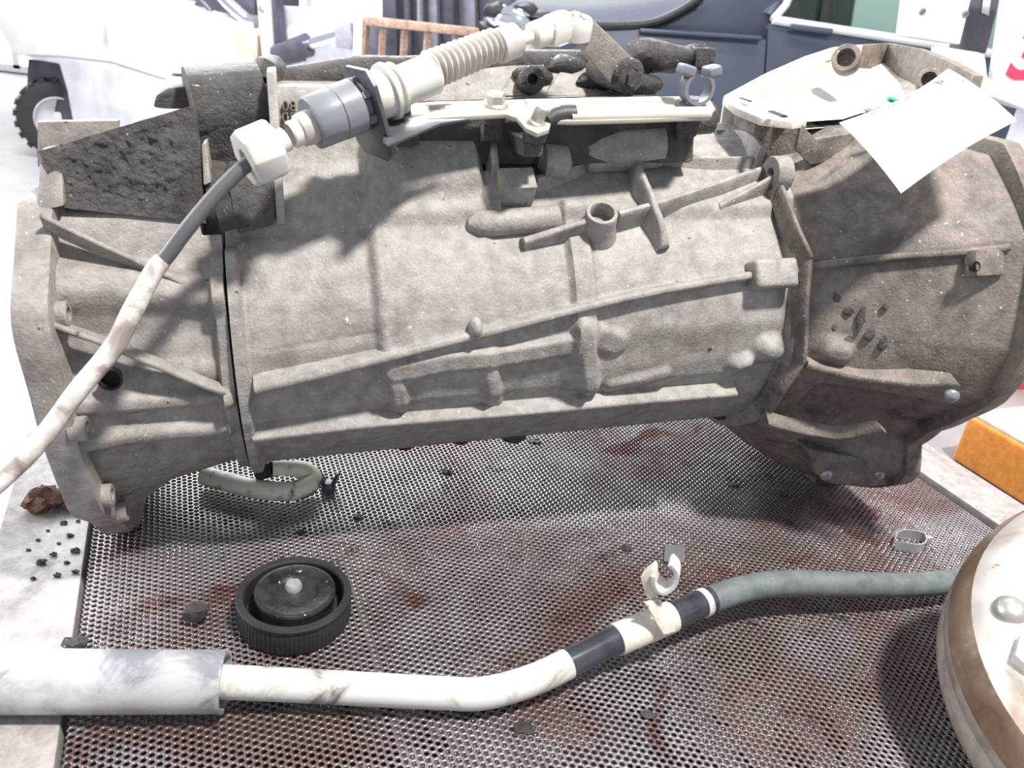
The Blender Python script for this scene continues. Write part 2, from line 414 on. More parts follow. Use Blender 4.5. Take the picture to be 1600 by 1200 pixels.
# ------------------------------------------------------------------ gearbox
# gearbox frame: u along its shaft (towards the bell housing), v towards the front of the bench, w up
ga, ge = R_(18.0), R_(3.9)
GU = Vector((math.cos(ga) * math.cos(ge), math.sin(ga) * math.cos(ge), math.sin(ge)))
GV = Vector((math.sin(ga), -math.cos(ga), 0))
GW = GV.cross(GU); GW = GW if GW.z > 0 else -GW
GF = Matrix((GU, -GV, GW)).transposed().to_4x4()
GF.translation = Vector((-0.3207, 0.5393, 0.1546))
def g(u, v=None, w=None):
    if v is None: u, v, w = u
    return Vector((u, -v, w))
def G3(l): return [g(p) for p in l]
def cy(u, th, r):
    t = R_(th); return Vector((u, -r * math.cos(t), r * math.sin(t)))
gb = thing('gearbox', 'large dirty cast gearbox with flared bell housing lying on the perforated bench', 'gearbox', (0.3, 0, -0.175), GF)

TH = np.radians(np.arange(0, 360, 0.75))
def polyR(poly):
    """star-shaped outline (v, w) to radius over TH"""
    P = np.array(poly); Q = np.roll(P, -1, 0); out = np.zeros(len(TH))
    for i, t in enumerate(TH):
        d = np.array((math.cos(t), math.sin(t))); e = Q - P
        den = d[0] * e[:, 1] - d[1] * e[:, 0]
        den = np.where(np.abs(den) < 1e-9, 1e-9, den)
        s = (P[:, 0] * e[:, 1] - P[:, 1] * e[:, 0]) / den
        k = (P[:, 0] * d[1] - P[:, 1] * d[0]) / den
        ok = (s > 0) & (k >= -1e-6) & (k <= 1 + 1e-6)
        out[i] = s[ok].max() if ok.any() else 0.1
    return out
def smoothR(r, k):
    if k < 1: return r
    ker = np.hanning(2 * k + 3)[1:-1]; ker /= ker.sum()
    e = np.concatenate((r[-k:], r, r[:k])); return np.convolve(e, ker, 'same')[k:-k]
def arc(r, a0, a1, n=28):
    return [(r * math.cos(R_(a0 + (a1 - a0) * i / n)), r * math.sin(R_(a0 + (a1 - a0) * i / n))) for i in range(n + 1)]
def sstep(a, b, x): 
    t = np.clip((x - a) / (b - a), 0, 1); return t * t * (3 - 2 * t)
def shell(us, stations, sm=2):
    su = [s[0] for s in stations]; sr = np.array([smoothR(s[1], sm) for s in stations])
    R = np.zeros((len(us), len(TH)))
    for j in range(len(TH)): R[:, j] = np.interp(us, su, sr[:, j])
    return R
def tdeg(): return (np.degrees(TH) + 180) % 360 - 180          # -180 .. 180, 0 = front, 90 = top
def band(us, u0, u1, soft): return (sstep(u0 - soft, u0 + soft, us) - sstep(u1 - soft, u1 + soft, us))[:, None]
def sector(a0, a1, soft): T = tdeg(); return (sstep(a0 - soft, a0 + soft, T) - sstep(a1 - soft, a1 + soft, T))[None, :]
def ridge(us, R, pts, half, h, soft):
    """raised rounded line through (u, degrees) points"""
    T = np.radians(tdeg())[None, :] * np.ones((len(us), 1)); Uu = us[:, None] * np.ones((1, len(TH)))
    best = np.full(R.shape, 9.0)
    for (a, b), (c, d) in zip(pts[:-1], pts[1:]):
        b, d = R_(b), R_(d); rm = 0.12
        ex, ey = c - a, (d - b) * rm; px, py = Uu - a, (T - b) * rm
        t = np.clip((px * ex + py * ey) / (ex * ex + ey * ey + 1e-12), 0, 1)
        best = np.minimum(best, np.hypot(px - t * ex, py - t * ey))
    return R + h * (1 - sstep(half - soft, half + soft, best))
def shell_mesh(us, R, name, mat, parent, caps=True, jitter=0.0, label=None):
    n = len(TH); m = len(us)
    if jitter: R = R + rng.normal(0, jitter, R.shape)
    X = np.repeat(us, n); Y = -(R * np.cos(TH)).ravel(); Z = (R * np.sin(TH)).ravel()
    V = np.stack((X, Y, Z), 1)
    if caps: V = np.vstack((V, ((us[0], 0, 0), (us[-1], 0, 0))))
    i, j = np.meshgrid(np.arange(m - 1), np.arange(n), indexing='ij'); j2 = (j + 1) % n
    Q = np.stack((i * n + j, (i + 1) * n + j, (i + 1) * n + j2, i * n + j2), -1).reshape(-1, 4)
    fs = Q.tolist()
    if caps: fs += [(m * n, k, (k + 1) % n) for k in range(n)] + [(m * n + 1, (m - 1) * n + (k + 1) % n, (m - 1) * n + k) for k in range(n)]
    me = bpy.data.meshes.new(name); me.from_pydata((V - np.array(OFF[gb.name])).tolist(), [], fs)
    me.polygons.foreach_set('use_smooth', [True] * len(me.polygons)); me.set_sharp_from_angle(angle=R_(50))
    me.materials.append(MT[mat]); o = bpy.data.objects.new(name, me); col.objects.link(o); o.parent = parent
    if label: o['label'] = label
    return o
def fin(pts, rc, h, th, mat='cast', parent=gb, name='rib', sink=0.005, n=8, label=None):
    """cast web: pts are (u, degrees) of its crest, rc crest radius, h its height above the case"""
    P = bez([Vector((a, b, 0)) for a, b in pts], n); k = len(P)
    hs = lerp_list(h, k) if hasattr(h, '__len__') else [h] * k
    rs = lerp_list(rc, k) if hasattr(rc, '__len__') else [rc] * k
    rows = []
    for i in range(k):
        c = cy(P[i].x, P[i].y, rs[i]); N = cy(0, P[i].y, 1)
        a = cy(P[max(i - 1, 0)].x, P[max(i - 1, 0)].y, rs[i]); bq = cy(P[min(i + 1, k - 1)].x, P[min(i + 1, k - 1)].y, rs[i])
        T = (bq - a).normalized(); S = T.cross(N).normalized()
        bs = c - N * (hs[i] + sink)
        rows.append([bs - S * th * 1.15, c - N * hs[i] * 0.75 - S * th * 0.72, c - N * hs[i] * 0.1 - S * th * 0.5, c - S * th * 0.28, c + S * th * 0.28, c - N * hs[i] * 0.1 + S * th * 0.5, c - N * hs[i] * 0.75 + S * th * 0.72, bs + S * th * 1.15])
    mb = MB(); n8 = 8
    vs = [p for r in rows for p in r]
    fs = [(i * n8 + j, i * n8 + j + 1, (i + 1) * n8 + j + 1, (i + 1) * n8 + j) for i in range(k - 1) for j in range(n8 - 1)]
    fs += [tuple(range(n8)), tuple((k - 1) * n8 + j for j in range(n8 - 1, -1, -1))]
    return mb.add(vs, fs).build(name, mat, parent, angle=50, label=label)

# --- main case
low = arc(0.112, -178, 52)
sa = [(0.0665, 0.098), (0.060, 0.112), (0.03, 0.125), (0, 0.13), (-0.05, 0.13), (-0.1, 0.09)]
sb = [(0.0665, 0.098), (0.055, 0.112), (0.03, 0.126), (0.024, 0.14), (0.016, 0.176), (-0.03, 0.178), (-0.08, 0.165), (-0.115, 0.08)]
sc = [(0.067, 0.098), (0.062, 0.104), (0.059, 0.124), (0.049, 0.142), (0.025, 0.152), (0.0, 0.163), (-0.04, 0.173), (-0.09, 0.160), (-0.12, 0.08)]
sd = [(0.0665, 0.098), (0.05, 0.110), (0.03, 0.122), (0.01, 0.14), (-0.01, 0.158), (-0.04, 0.17), (-0.09, 0.16), (-0.12, 0.08)]
se = [(0.0665, 0.098), (0.048, 0.112), (0.02, 0.126), (-0.005, 0.136), (-0.04, 0.145), (-0.09, 0.135), (-0.12, 0.08)]
Ra, Rb, Rc, Rd, Re = (polyR(low + s) for s in (sa, sb, sc, sd, se))
us = np.linspace(0.1105, 0.5335, 300)
R = shell(us, [(0.11, Ra), (0.136, Ra), (0.141, Rb), (0.203, Rb), (0.211, Rc), (0.284, Rc), (0.294, Rd), (0.405, Rd), (0.43, Re), (0.54, Re)], 1)
T = tdeg()
front = sector(-14, 60, 2.5)
# barrel steps of the case
R = R + front * (band(us, 0.205, 0.288, 0.004) * 0.0045 + band(us, 0.345, 0.3625, 0.0022) * 0.0065 + band(us, 0.288, 0.345, 0.003) * 0.0015 + band(us, 0.3625, 0.52, 0.003) * 0.002)
R = ridge(us, R, [(0.2085, 60), (0.2085, 8)], 0.0045, 0.0022, 0.003)
# below the long web the wall is drawn in, then a sump with a raised shelf
R = R - sector(-24, 6, 5) * band(us, 0.12, 0.52, 0.01) * 0.003
panel = [(0.2146, 0.64), (0.2514, 3.19), (0.2977, 3.33), (0.3482, 6.04)]
def ridges(us, R, lst):
    Z = np.zeros_like(R); best = np.zeros_like(R)
    for pts, half, h, soft in lst: best = np.maximum(best, ridge(us, Z, pts, half, h, soft))
    return R + best
R = ridges(us, R, [(panel, 0.008, 0.006, 0.003),
    ([(0.2146, 0.64), (0.2190, -16.57)], 0.006, 0.005, 0.003),
    ([(0.2827, 2.70), (0.2889, -18.28)], 0.006, 0.004, 0.003),
    ([(0.3513, 11.99), (0.3632, -14.42)], 0.0075, 0.0065, 0.003),
    ([(0.3578, 9.48), (0.3783, 5.24)], 0.010, 0.003, 0.004),
    ([(0.2247, -19.22), (0.2908, -15.77)], 0.004, 0.003, 0.003),
    ([(0.3818, -15.43), (0.4221, -10.32)], 0.006, 0.0035, 0.004)])
# seat next to the rear joint, front flange of the case at the bell
R = R + band(us, 0.105, 0.118, 0.0015) * sector(-60, 46, 3) * 0.008
R = R + band(us, 0.524, 0.54, 0.0012) * sector(-100, 66, 4) * 0.010
R = ridge(us, R, [(0.4697, 53.91), (0.4732, 52.67)], 0.002, 0.001, 0.001)
# scribed line and fillets of webs
R = ridge(us, R, [(0.1284, 10.99), (0.2040, 15.33)], 0.0008, -0.0006, 0.0006)
R = ridge(us, R, [(0.1227, -1.78), (0.2071, 6.01), (0.2883, 13.49), (0.3956, 22.77), (0.4940, 28.34)], 0.004, 0.003, 0.004)
R = ridge(us, R, [(0.5084, -1.62), (0.5132, -2.06)], 0.009, 0.011, 0.007)
R = ridge(us, R, [(0.4861, -8.42), (0.4924, -7.54)], 0.006, 0.007, 0.006)
main = shell_mesh(us, R, 'main_case', 'cast', gb, label='barrel shaped cast aluminium main case')

# --- long webs on the case
fin([(0.1215, -0.22), (0.1638, 3.25), (0.2065, 7.18), (0.2869, 14.19), (0.3929, 22.92), (0.4930, 28.12)], 0.124, 0.012, 0.0055)
fin([(0.1157, -21.70), (0.2059, -20.36), (0.3013, -21.26), (0.4049, -21.11), (0.4902, -21.55)], 0.121, 0.010, 0.005)
fin([(0.3117, 43.98), (0.3353, 46.33), (0.3593, 48.63)], [0.121, 0.130], [0.003, 0.011], 0.0045)
fin([(0.3835, 50.40), (0.4229, 55.00), (0.4646, 61.16), (0.5182, 70.18)], 0.131, 0.0135, 0.005)
fin([(0.3282, 65.92), (0.3635, 72.97), (0.4162, 86.90)], 0.132, 0.014, 0.005)
fin([(0.4199, 81.02), (0.4525, 77.88), (0.4841, 76.07), (0.5194, 76.80)], 0.133, 0.015, 0.005)
fin([(0.4255, 99.09), (0.4106, 70.12), (0.4114, 55.47), (0.4166, 45.96), (0.4194, 39.88)], [0.140, 0.138, 0.135, 0.128, 0.120], [0.02, 0.018, 0.016, 0.010, 0.002], 0.0055)
fin([(0.4727, 56.26), (0.4917, 58.70), (0.5182, 63.11)], [0.121, 0.135], [0.002, 0.014], 0.004)
fin([(0.5359, 99.32), (0.5277, 81.55), (0.5308, 70.09)], 0.136, 0.014, 0.004)
fin([(0.5075, 97.79), (0.5300, 99.41), (0.5203, 74.28)], 0.143, 0.018, 0.005)
# vertical web left of the block, and by the text panel
fin([(0.3019, 80.70), (0.2977, 71.45), (0.2971, 66.35)], [0.155, 0.150, 0.142], [0.012, 0.01, 0.012], 0.0045)

# --- round boss with a drilled hole
def boss_hole(center, axis, ro, ri, length, mat='cast', name='boss', depth=0.012, n=28):
    c = Vector(center); a = Vector(axis).normalized()
    prof = [(ro * 1.25, -length), (ro * 1.05, -length * 0.6), (ro, -length * 0.2), (ro * 0.99, -0.0008), (ro * 0.95, 0), (ri * 1.06, 0), (ri, -0.0008), (ri, -depth), (0.0002, -depth)]
    return MB().lathe(prof, c, a, n).build(name, mat, gb, angle=45)
sb_ = (0.3689, 49.91)
boss_hole(cy(*sb_, 0.134), cy(0, sb_[1] + 6, 1) + Vector((-0.12, 0, 0.1)), 0.0118, 0.0085, 0.024)
# long rounded bump with a domed end
b0, b1 = (0.2810, 51.72), (0.3406, 53.43)
pth = [cy(b0[0] - 0.0065, b0[1], 0.113), cy(b0[0] - 0.004, b0[1], 0.1165)] + [cy(b0[0] + (b1[0] - b0[0]) * i / 8, b0[1] + (b1[1] - b0[1]) * i / 8, 0.1175) for i in range(9)]
MB().tube(pth, [0.003, 0.0065] + [0.0095] * 9, 20).build('pad', 'cast', gb)
# square block with chamfer beside a wedge
bc = (0.3103, 62.32); N = cy(0, bc[1] - 8, 1); Tt = N.cross(Vector((1, 0, 0)))
MB().box(cy(bc[0], bc[1], 0.124), (0.026, 0.019, 0.034), (Vector((1, 0, 0.02)).normalized(), Tt, N)).build('lug', 'cast', gb, bevel=0.0012)
wc = (0.2924, 62.70)
MB().prism([cy(wc[0] - 0.008, wc[1] + 8, 0.132), cy(wc[0] + 0.007, wc[1] + 4, 0.136), cy(wc[0] + 0.006, wc[1] - 10, 0.124), cy(wc[0] - 0.002, wc[1] - 13, 0.120)], cy(0, wc[1], -0.02)).build('lug', 'cast', gb, bevel=0.001)
# small nub on the long web
nb = (0.2706, 15.51)
MB().ball(cy(nb[0], nb[1], 0.122), 0.0065, 14, (0.75, 1.2, 1.15)).build('nub', 'cast', gb)
# half round oil-way humps under the bracket
MB().tube([g((0.3674, 0.0260, 0.1318)), g((0.3728, 0.0280, 0.1340)), g((0.3972, 0.0290, 0.1369)), g((0.4320, 0.0290, 0.1396)), g((0.4373, 0.0270, 0.1393))], [0.005, 0.017, 0.019, 0.0185, 0.004], 24).build('hump', 'cast', gb)
MB().tube([g((0.3328, 0.0400, 0.1291)), g((0.3371, 0.0420, 0.1295)), g((0.3521, 0.0420, 0.1284)), g((0.3579, 0.0400, 0.1280))], [0.004, 0.013, 0.013, 0.004], 20).build('hump', 'cast', gb)
MB().tube([g((0.4411, 0.0300, 0.1561)), g((0.4448, 0.0310, 0.1572)), g((0.4739, 0.0310, 0.1592)), g((0.4788, 0.0300, 0.1590))], [0.004, 0.012, 0.012, 0.004], 20).build('hump', 'grime', gb)
MB().tube([g((0.3699, 0.0200, 0.1581)), g((0.4220, 0.0200, 0.1602)), g((0.4258, 0.0200, 0.1602))], [0.014, 0.014, 0.004], 18).build('hump', 'grime', gb)
# pads at the bell joint
pc = (0.5065, 27.85); N = cy(0, pc[1], 1); Tt = N.cross(Vector((1, 0, 0)))
MB().box(cy(pc[0] - 0.003, pc[1], 0.118), (0.036, 0.022, 0.024), (Vector((1, 0, 0)), Tt, N)).build('pad', 'cast', gb, bevel=0.004, seg=3)
# eye lug at the top of the bell joint
eb = (0.5237, 64.77)
MB().lathe([(0.0135, 0.0), (0.0135, 0.012), (0.0128, 0.013), (0.0045, 0.013), (0.0042, 0.006), (0.0003, 0.006)], cy(eb[0] + 0.008, eb[1], 0.134), (-1, 0, 0), 28).build('eye_lug', 'cast', gb)
MB().prism([cy(eb[0] - 0.005, eb[1] - 5, 0.131), cy(eb[0] - 0.005, eb[1] + 6, 0.134), cy(eb[0] - 0.005, eb[1] + 5, 0.112), cy(eb[0] - 0.005, eb[1] - 9, 0.112)], (0.013, 0, 0)).build('lug', 'cast', gb, bevel=0.001)

# --- bell housing
bus = np.linspace(0.5345, 0.672, 130)
th = tdeg()
RT = np.array([-180, -120, -100, -75, -60, -50, -46, -42, -32, -20, -10, 5, 30, 45, 60, 90, 120, 150, 180.0])
RV = np.array([.190, .190, .193, .197, .194, .191, .184, .162, .160, .171, .186, .199, .200, .198, .196, .190, .190, .190, .190])
def rim_r(t): return np.interp(t, RT, RV)
def bell_r(u, t):
    k = np.clip((u - 0.5345) / 0.137, 0, 1)
    rim = rim_r(t) - 0.005
    low_ = np.clip((-t - 45) / 15, 0, 1) * (t > -150)
    prof = k ** 0.95
    prof = prof * (1 - low_) + low_ * (1 - (1 - k) ** 1.9)
    r = 0.122 + (rim - 0.122) * prof
    s = np.sin(np.radians(np.clip(t, 20, 160)))
    return np.where((t > 20) & (t < 160), np.minimum(r, 0.150 / s), r)      # flat-topped under the starter pocket
R = bell_r(bus[:, None], th[None, :])
# flat-faced casting: facets between the ribs
R = R - 0.006 * np.abs(np.cos(np.radians((th - 10) * 4.5)))[None, :] * sstep(0.536, 0.57, bus)[:, None] * sector(-60, 70, 10)
R = R - 0.008 * sector(-44, -16, 3) * band(bus, 0.556, 0.645, 0.006)
R = ridge(bus, R, [(0.5511, -0.08), (0.5588, -0.55)], 0.008, 0.009, 0.006)
bell = shell_mesh(bus, R, 'bell_housing', 'bell', gb, label='flared brown-stained cast bell housing')
def bell_at(u, t): return float(bell_r(np.array(u), np.array(float(t))))
# rim flange
fts = list(range(105, 405, 3))
def rim_at(t):
    t = (t + 180) % 360 - 180
    r = float(rim_r(t))
    if t > 20: r = min(r, 0.156 / math.sin(R_(t)))
    return r
fo = [cy(0.668, t, rim_at(t)) for t in range(0, 360, 2)]
fi = [cy(0.668, t, min(0.15, rim_at(t) - 0.012)) for t in range(0, 360, 2)]
n_ = len(fo); mb = MB(); D = Vector((0.016, 0, 0))
mb.add(fo + fi + [p + D for p in fo] + [p + D for p in fi], [f for i in range(n_) for f in ((i, (i + 1) % n_, n_ + (i + 1) % n_, n_ + i), (2 * n_ + i, 3 * n_ + i, 3 * n_ + (i + 1) % n_, 2 * n_ + (i + 1) % n_), (i, 2 * n_ + i, 2 * n_ + (i + 1) % n_, (i + 1) % n_), (n_ + i, n_ + (i + 1) % n_, 3 * n_ + (i + 1) % n_, 3 * n_ + i))])
mb.build('rim_flange', 'bell', gb, bevel=0.0015)
MB().lathe([(0.148, 0.0), (0.03, -0.05), (0.03, -0.055), (0.001, -0.055)], (0.672, 0, 0), (1, 0, 0), 48).build('front_cover', 'dark_steel', gb)
# ribs of the bell
fin([(0.5346, 29.67), (0.5608, 29.48), (0.5915, 29.15), (0.6291, 28.43), (0.6570, 28.55)], [0.128, 0.144, 0.160, 0.178, 0.190], [0.010, 0.010, 0.010, 0.008, 0.006], 0.005, 'bell')
fin([(0.5352, -5.33), (0.5730, -7.52), (0.6048, -6.26), (0.6316, -3.98)], [0.132, 0.148, 0.168, 0.186], [0.012, 0.012, 0.012, 0.006], 0.006, 'bell')
fin([(0.5236, 59.42), (0.5240, 43.62), (0.5317, 32.11)], 0.134, 0.010, 0.004, 'bell')
fin([(0.5317, 32.11), (0.5266, 15.79), (0.5313, -3.68)], 0.132, 0.009, 0.0042, 'bell')
fin([(0.5321, -3.95), (0.5240, -17.23), (0.5233, -33.33)], 0.131, 0.010, 0.0045, 'bell')
fin([(0.5174, -29.79), (0.5744, -32.27), (0.6005, -21.60)], [0.140, 0.156, 0.172], 0.006, 0.005, 'bell')
# boss at the right of the upper rib
pc = (0.6415, 25.46)
MB().box(cy(pc[0], pc[1], 0.180), (0.026, 0.020, 0.012), (Vector((1, 0, 0)), cy(0, pc[1], 1).cross(Vector((1, 0, 0))), cy(0, pc[1], 1))).build('boss', 'bell', gb, bevel=0.003)
pc = (0.6279, 24.70)
MB().lathe([(0.0035, 0), (0.0035, -0.004), (0.0001, -0.004)], cy(pc[0], pc[1], 0.1868), cy(0, pc[1], 1), 14).build('bolt_hole', 'shadow', gb)
# flaking patches of old sealant on the bell
for c_, s_ in (((0.5552, 18.55), (0.9, 1.1)), ((0.5622, 13.94), (0.7, 0.8)), ((0.5705, 11.15), (0.6, 2.2)), ((0.5775, 6.47), (0.8, 1.2)), ((0.5645, 3.28), (0.9, 0.9)), ((0.5874, 3.63), (0.7, 1.3)), ((0.5541, 8.31), (0.5, 0.7)), ((0.5848, 15.46), (0.5, 0.6))):
    r_ = bell_at(c_[0], c_[1])
    N_ = cy(0, c_[1], 1); o_ = MB().ball((0, 0, 0), 0.005, 10, (s_[0], 0.3, s_[1])).rough(0.0018, 260)
    q_ = Vector((0, -1, 0)).rotation_difference(N_); o_.V = [tuple(q_ @ Vector(v_) + cy(c_[0], c_[1], r_ - 0.004)) for v_ in o_.V]
    o_.build('flake_patch', 'grime', gb, angle=30)
# bottom mounting flange with its cap screws
def on(x, rr): return cy(x[0], x[1], rr)
fl = [(0.5703, 0.1120, -0.1044), (0.5862, 0.1120, -0.1329), (0.6053, 0.1120, -0.1457), (0.6417, 0.1120, -0.1547), (0.6826, 0.1120, -0.1559), (0.6882, 0.1120, -0.1446), (0.6744, 0.1120, -0.1098), (0.6609, 0.1120, -0.1083), (0.6516, 0.1120, -0.1179), (0.6287, 0.1120, -0.1206), (0.5965, 0.1120, -0.1114)]
MB().prism(G3(fl), (0, 0.05, 0)).build('mounting_flange', 'bell', gb, bevel=0.003, seg=3, label='pale foot flange under the bell housing')
def dome(c, axis, r, mat='bolt_grey', parent=gb, name='bolt', h=0.6):
    prof = [(r * 1.05, -0.003), (r * 1.05, 0)] + [(r * math.cos(R_(a)), r * h * math.sin(R_(a))) for a in range(0, 91, 15)]
    prof[-1] = (0.0001, r * h)
    return MB().lathe(prof, c, axis, 18).build(name, mat, parent)
for px_, rr in (((0.6295, -6.58), .184),):
    dome(cy(px_[0], px_[1], rr), cy(0, px_[1], 1) + Vector((-0.5, 0, 0)), 0.0056)
for px_ in ((0.5951, 0.1135, -0.1331), (0.6528, 0.1135, -0.1398)):
    dome(g(px_), (-0.25, -1, 0.1), 0.0056)
# foot that the bell stands on
MB().box((0.664, -0.01, -0.1925), (0.03, 0.06, 0.017)).build('foot', 'bell', gb, bevel=0.002)

# --- starter pocket on top of the bell: trough between two walls, its bright light painted in
A = [(0.5423, -0.0701, 0.1620), (0.5344, -0.0059, 0.1600), (0.5453, 0.0214, 0.1570), (0.5681, 0.0210, 0.1550), (0.6123, 0.0068, 0.1550), (0.6868, -0.0567, 0.1560), (0.7479, -0.0798, 0.1580)]
B = [(0.6705, -0.1079, 0.1960), (0.7004, -0.1320, 0.1970), (0.7477, -0.1697, 0.2000), (0.8010, -0.1983, 0.2030), (0.8132, -0.1672, 0.2030), (0.7798, -0.0845, 0.1980), (0.7498, -0.0126, 0.1930)]
rows = []
for i in range(len(A)):
    a, b2 = g(A[i]), g(B[i]); r_ = []
    for j in range(13):
        t = j / 12; p = a.lerp(b2, t); p.z -= 0.020 * math.sin(math.pi * t) ** 1.0 * (0.55 + 0.45 * i / 6); r_.append(p)
    rows.append(r_)
lo = [[p + Vector((0, 0, -0.006)) for p in r_] for r_ in rows]
mb = MB(); mb.grid(rows); mb.grid(lo, True)
mb.build('starter_pocket', 'lit_cast', gb, angle=60, weld=True, label='concave starter motor pocket, coloured pale as if lit')
def wall(top, h, th, name, mat, along=None):
    """upright wall under a polyline (gearbox u, v, w)"""
    P = [g(p) for p in top]; mb = MB(); vs = []; k = len(P)
    for i in range(k):
        t = (P[min(i + 1, k - 1)] - P[max(i - 1, 0)]); s = Vector((-t.y, t.x, 0)).normalized() * th / 2
        vs += [P[i] + s, P[i] - s, P[i] - s - Vector((0, 0, h)), P[i] + s - Vector((0, 0, h))]
    fs = [(i * 4 + j, i * 4 + (j + 1) % 4, (i + 1) * 4 + (j + 1) % 4, (i + 1) * 4 + j) for i in range(k - 1) for j in range(4)]
    fs += [(0, 1, 2, 3), tuple((k - 1) * 4 + j for j in (3, 2, 1, 0))]
    return mb.add(vs, fs).build(name, mat, gb, bevel=0.001)
wall([(0.5265, -0.0459, 0.1660), (0.5582, -0.0344, 0.1860), (0.6282, -0.0852, 0.1970), (0.6850, -0.1261, 0.2030), (0.7284, -0.1456, 0.2050)], 0.03, 0.006, 'pocket_wall', 'lit_cast')
wall([(0.7284, -0.1456, 0.2050), (0.7730, -0.1588, 0.2070), (0.7593, -0.0943, 0.2060), (0.7265, -0.0129, 0.2010), (0.7027, 0.0446, 0.1950)], 0.03, 0.008, 'pocket_wall', 'bell')
# slotted plate at the front lip of the pocket
pl = [(0.5159, -0.0290, 0.1670), (0.5384, -0.0479, 0.1680), (0.5398, -0.0069, 0.1660), (0.5439, 0.0354, 0.1630), (0.5490, 0.0477, 0.1610), (0.5327, 0.0539, 0.1600), (0.5116, 0.0422, 0.1610), (0.5071, 0.0096, 0.1640)]
MB().prism(G3(pl), (0, 0, -0.006)).build('slotted_plate', 'lit_cast', gb, bevel=0.0008)
for a_, b_, c_ in (((0.5227, -0.0114, 0.1688), (0.5223, 0.0040, 0.1683), 0.0022), ((0.5157, 0.0474, 0.1665), (0.5160, 0.0659, 0.1655), 0.0034)):
    MB().tube([g(a_), g(b_)], [c_, c_], 12, flat=0.25).build('slot', 'shadow', gb)
wall([(0.5432, 0.0470, 0.1580), (0.5504, 0.0487, 0.1520), (0.5560, 0.0509, 0.1470), (0.5849, 0.0486, 0.1500), (0.6280, 0.0329, 0.1570)], 0.02, 0.006, 'pocket_wall', 'bell')
wall([(0.5388, -0.0642, 0.1600), (0.5336, 0.0016, 0.1570), (0.5526, 0.0213, 0.1540), (0.5616, 0.0276, 0.1490)], 0.045, 0.004, 'pocket_wall', 'bell')
# bolt eyes in the pocket rim
for c_, ax_, ro in (((0.6462, -0.0532, 0.1990), (-0.6, -0.6, 0.35), 0.0125), ((0.7049, -0.0117, 0.1860), (-0.5, -0.6, 0.3), 0.010)):
    MB().lathe([(ro, -0.012), (ro, 0), (ro * 0.94, 0.001), (ro * 0.66, 0.001), (ro * 0.62, -0.009), (0.0002, -0.009)], g(c_), ax_, 24).build('bolt_eye', 'bell', gb)

# --- rear housing and flange
rl = lambda r: arc(r, -178, 40)
q0 = polyR(arc(0.146, -178, -62) + arc(0.132, -52, 42) + [(0.085, 0.108), (0.066, 0.114), (0.055, 0.120), (0.0, 0.120), (-0.06, 0.115), (-0.12, 0.07)])
q1 = polyR(arc(0.118, -178, 44) + [(0.076, 0.106), (0.062, 0.116), (0.054, 0.130), (0.0, 0.130), (-0.06, 0.14), (-0.11, 0.06)])
q2 = polyR(arc(0.108, -178, 46) + [(0.068, 0.100), (0.060, 0.116), (0.052, 0.142), (0.0, 0.142), (-0.06, 0.14), (-0.11, 0.06)])
rus = np.linspace(0.006, 0.1085, 100)
R = shell(rus, [(0.004, q0), (0.05, q1), (0.096, q2), (0.0965, q2), (0.11, q2)], 1)
Tg = tdeg()
# gap above the joint: the upper wall ends short of the main case
R = np.where((rus[:, None] > 0.097) & (Tg[None, :] > 52) & (Tg[None, :] < 140), np.minimum(R, 0.100), R)
R = ridge(rus, R, [(0.0167, 34.26), (0.0540, 34.46), (0.1025, 31.57)], 0.012, 0.010, 0.008)
R = R - sector(8, 24, 5) * band(rus, 0.012, 0.10, 0.01) * 0.006
R = ridge(rus, R, [(0.0195, 0.63), (0.0560, -2.34), (0.1009, -5.04)], 0.006, 0.006, 0.004)
R = ridge(rus, R, [(0.0170, -11.16), (0.0554, -14.42), (0.0954, -18.79)], 0.006, 0.007, 0.004)
R = R + band(rus, 0.100, 0.112, 0.0015) * sector(-120, 46, 3) * 0.006
rear = shell_mesh(rus, R, 'rear_housing', 'rear', gb, label='tapered rear housing with diagonal webs')
fo = []
for t in range(-180, 180, 3):
    r = 0.1440 + 0.012 * math.exp(-((t + 66) / 9) ** 2) + 0.005 * math.exp(-((t + 32) / 9) ** 2) + 0.013 * math.exp(-((t - 24) / 11) ** 2)
    if -112 < t < -72: r = min(0.1555 / max(0.2, math.sin(R_(-t))), 0.163)
    if 30 < t < 150: r = min(r, 0.118 / max(0.25, math.sin(R_(t))))
    fo.append(cy(-0.003, t, r))
MB().prism(fo, (0.020, 0, 0)).build('rear_flange', 'rear', gb, bevel=0.0025, label='scalloped rear flange')
for t in (-50, -32, -4, 26):
    MB().lathe([(0.008, -0.003), (0.008, 0.006), (0.0072, 0.0068), (0.0045, 0.0068), (0.0042, 0), (0.0001, 0)], cy(0.016, t, 0.1380), (1, 0, 0), 18).build('flange_boss', 'rear', gb)
# thin webs on the rear housing
fin([(0.0144, 47.55), (0.0353, 44.34), (0.0603, 39.92), (0.0871, 33.95)], [0.157, 0.143, 0.130, 0.119], [0.007, 0.007, 0.006, 0.002], 0.003, 'rear')
fin([(0.0140, 23.75), (0.0397, 17.87), (0.0710, 8.83), (0.1025, -2.19)], [0.150, 0.138, 0.128, 0.117], [0.006, 0.007, 0.006, 0.003], 0.0028, 'rear')
hc = (0.0390, 8.42)
MB().lathe([(0.0075, 0.002), (0.0062, 0.0032), (0.0058, -0.006), (0.0001, -0.006)], cy(hc[0], hc[1], 0.131), cy(0, hc[1], 1), 20).build('drain_hole', 'shadow', gb)
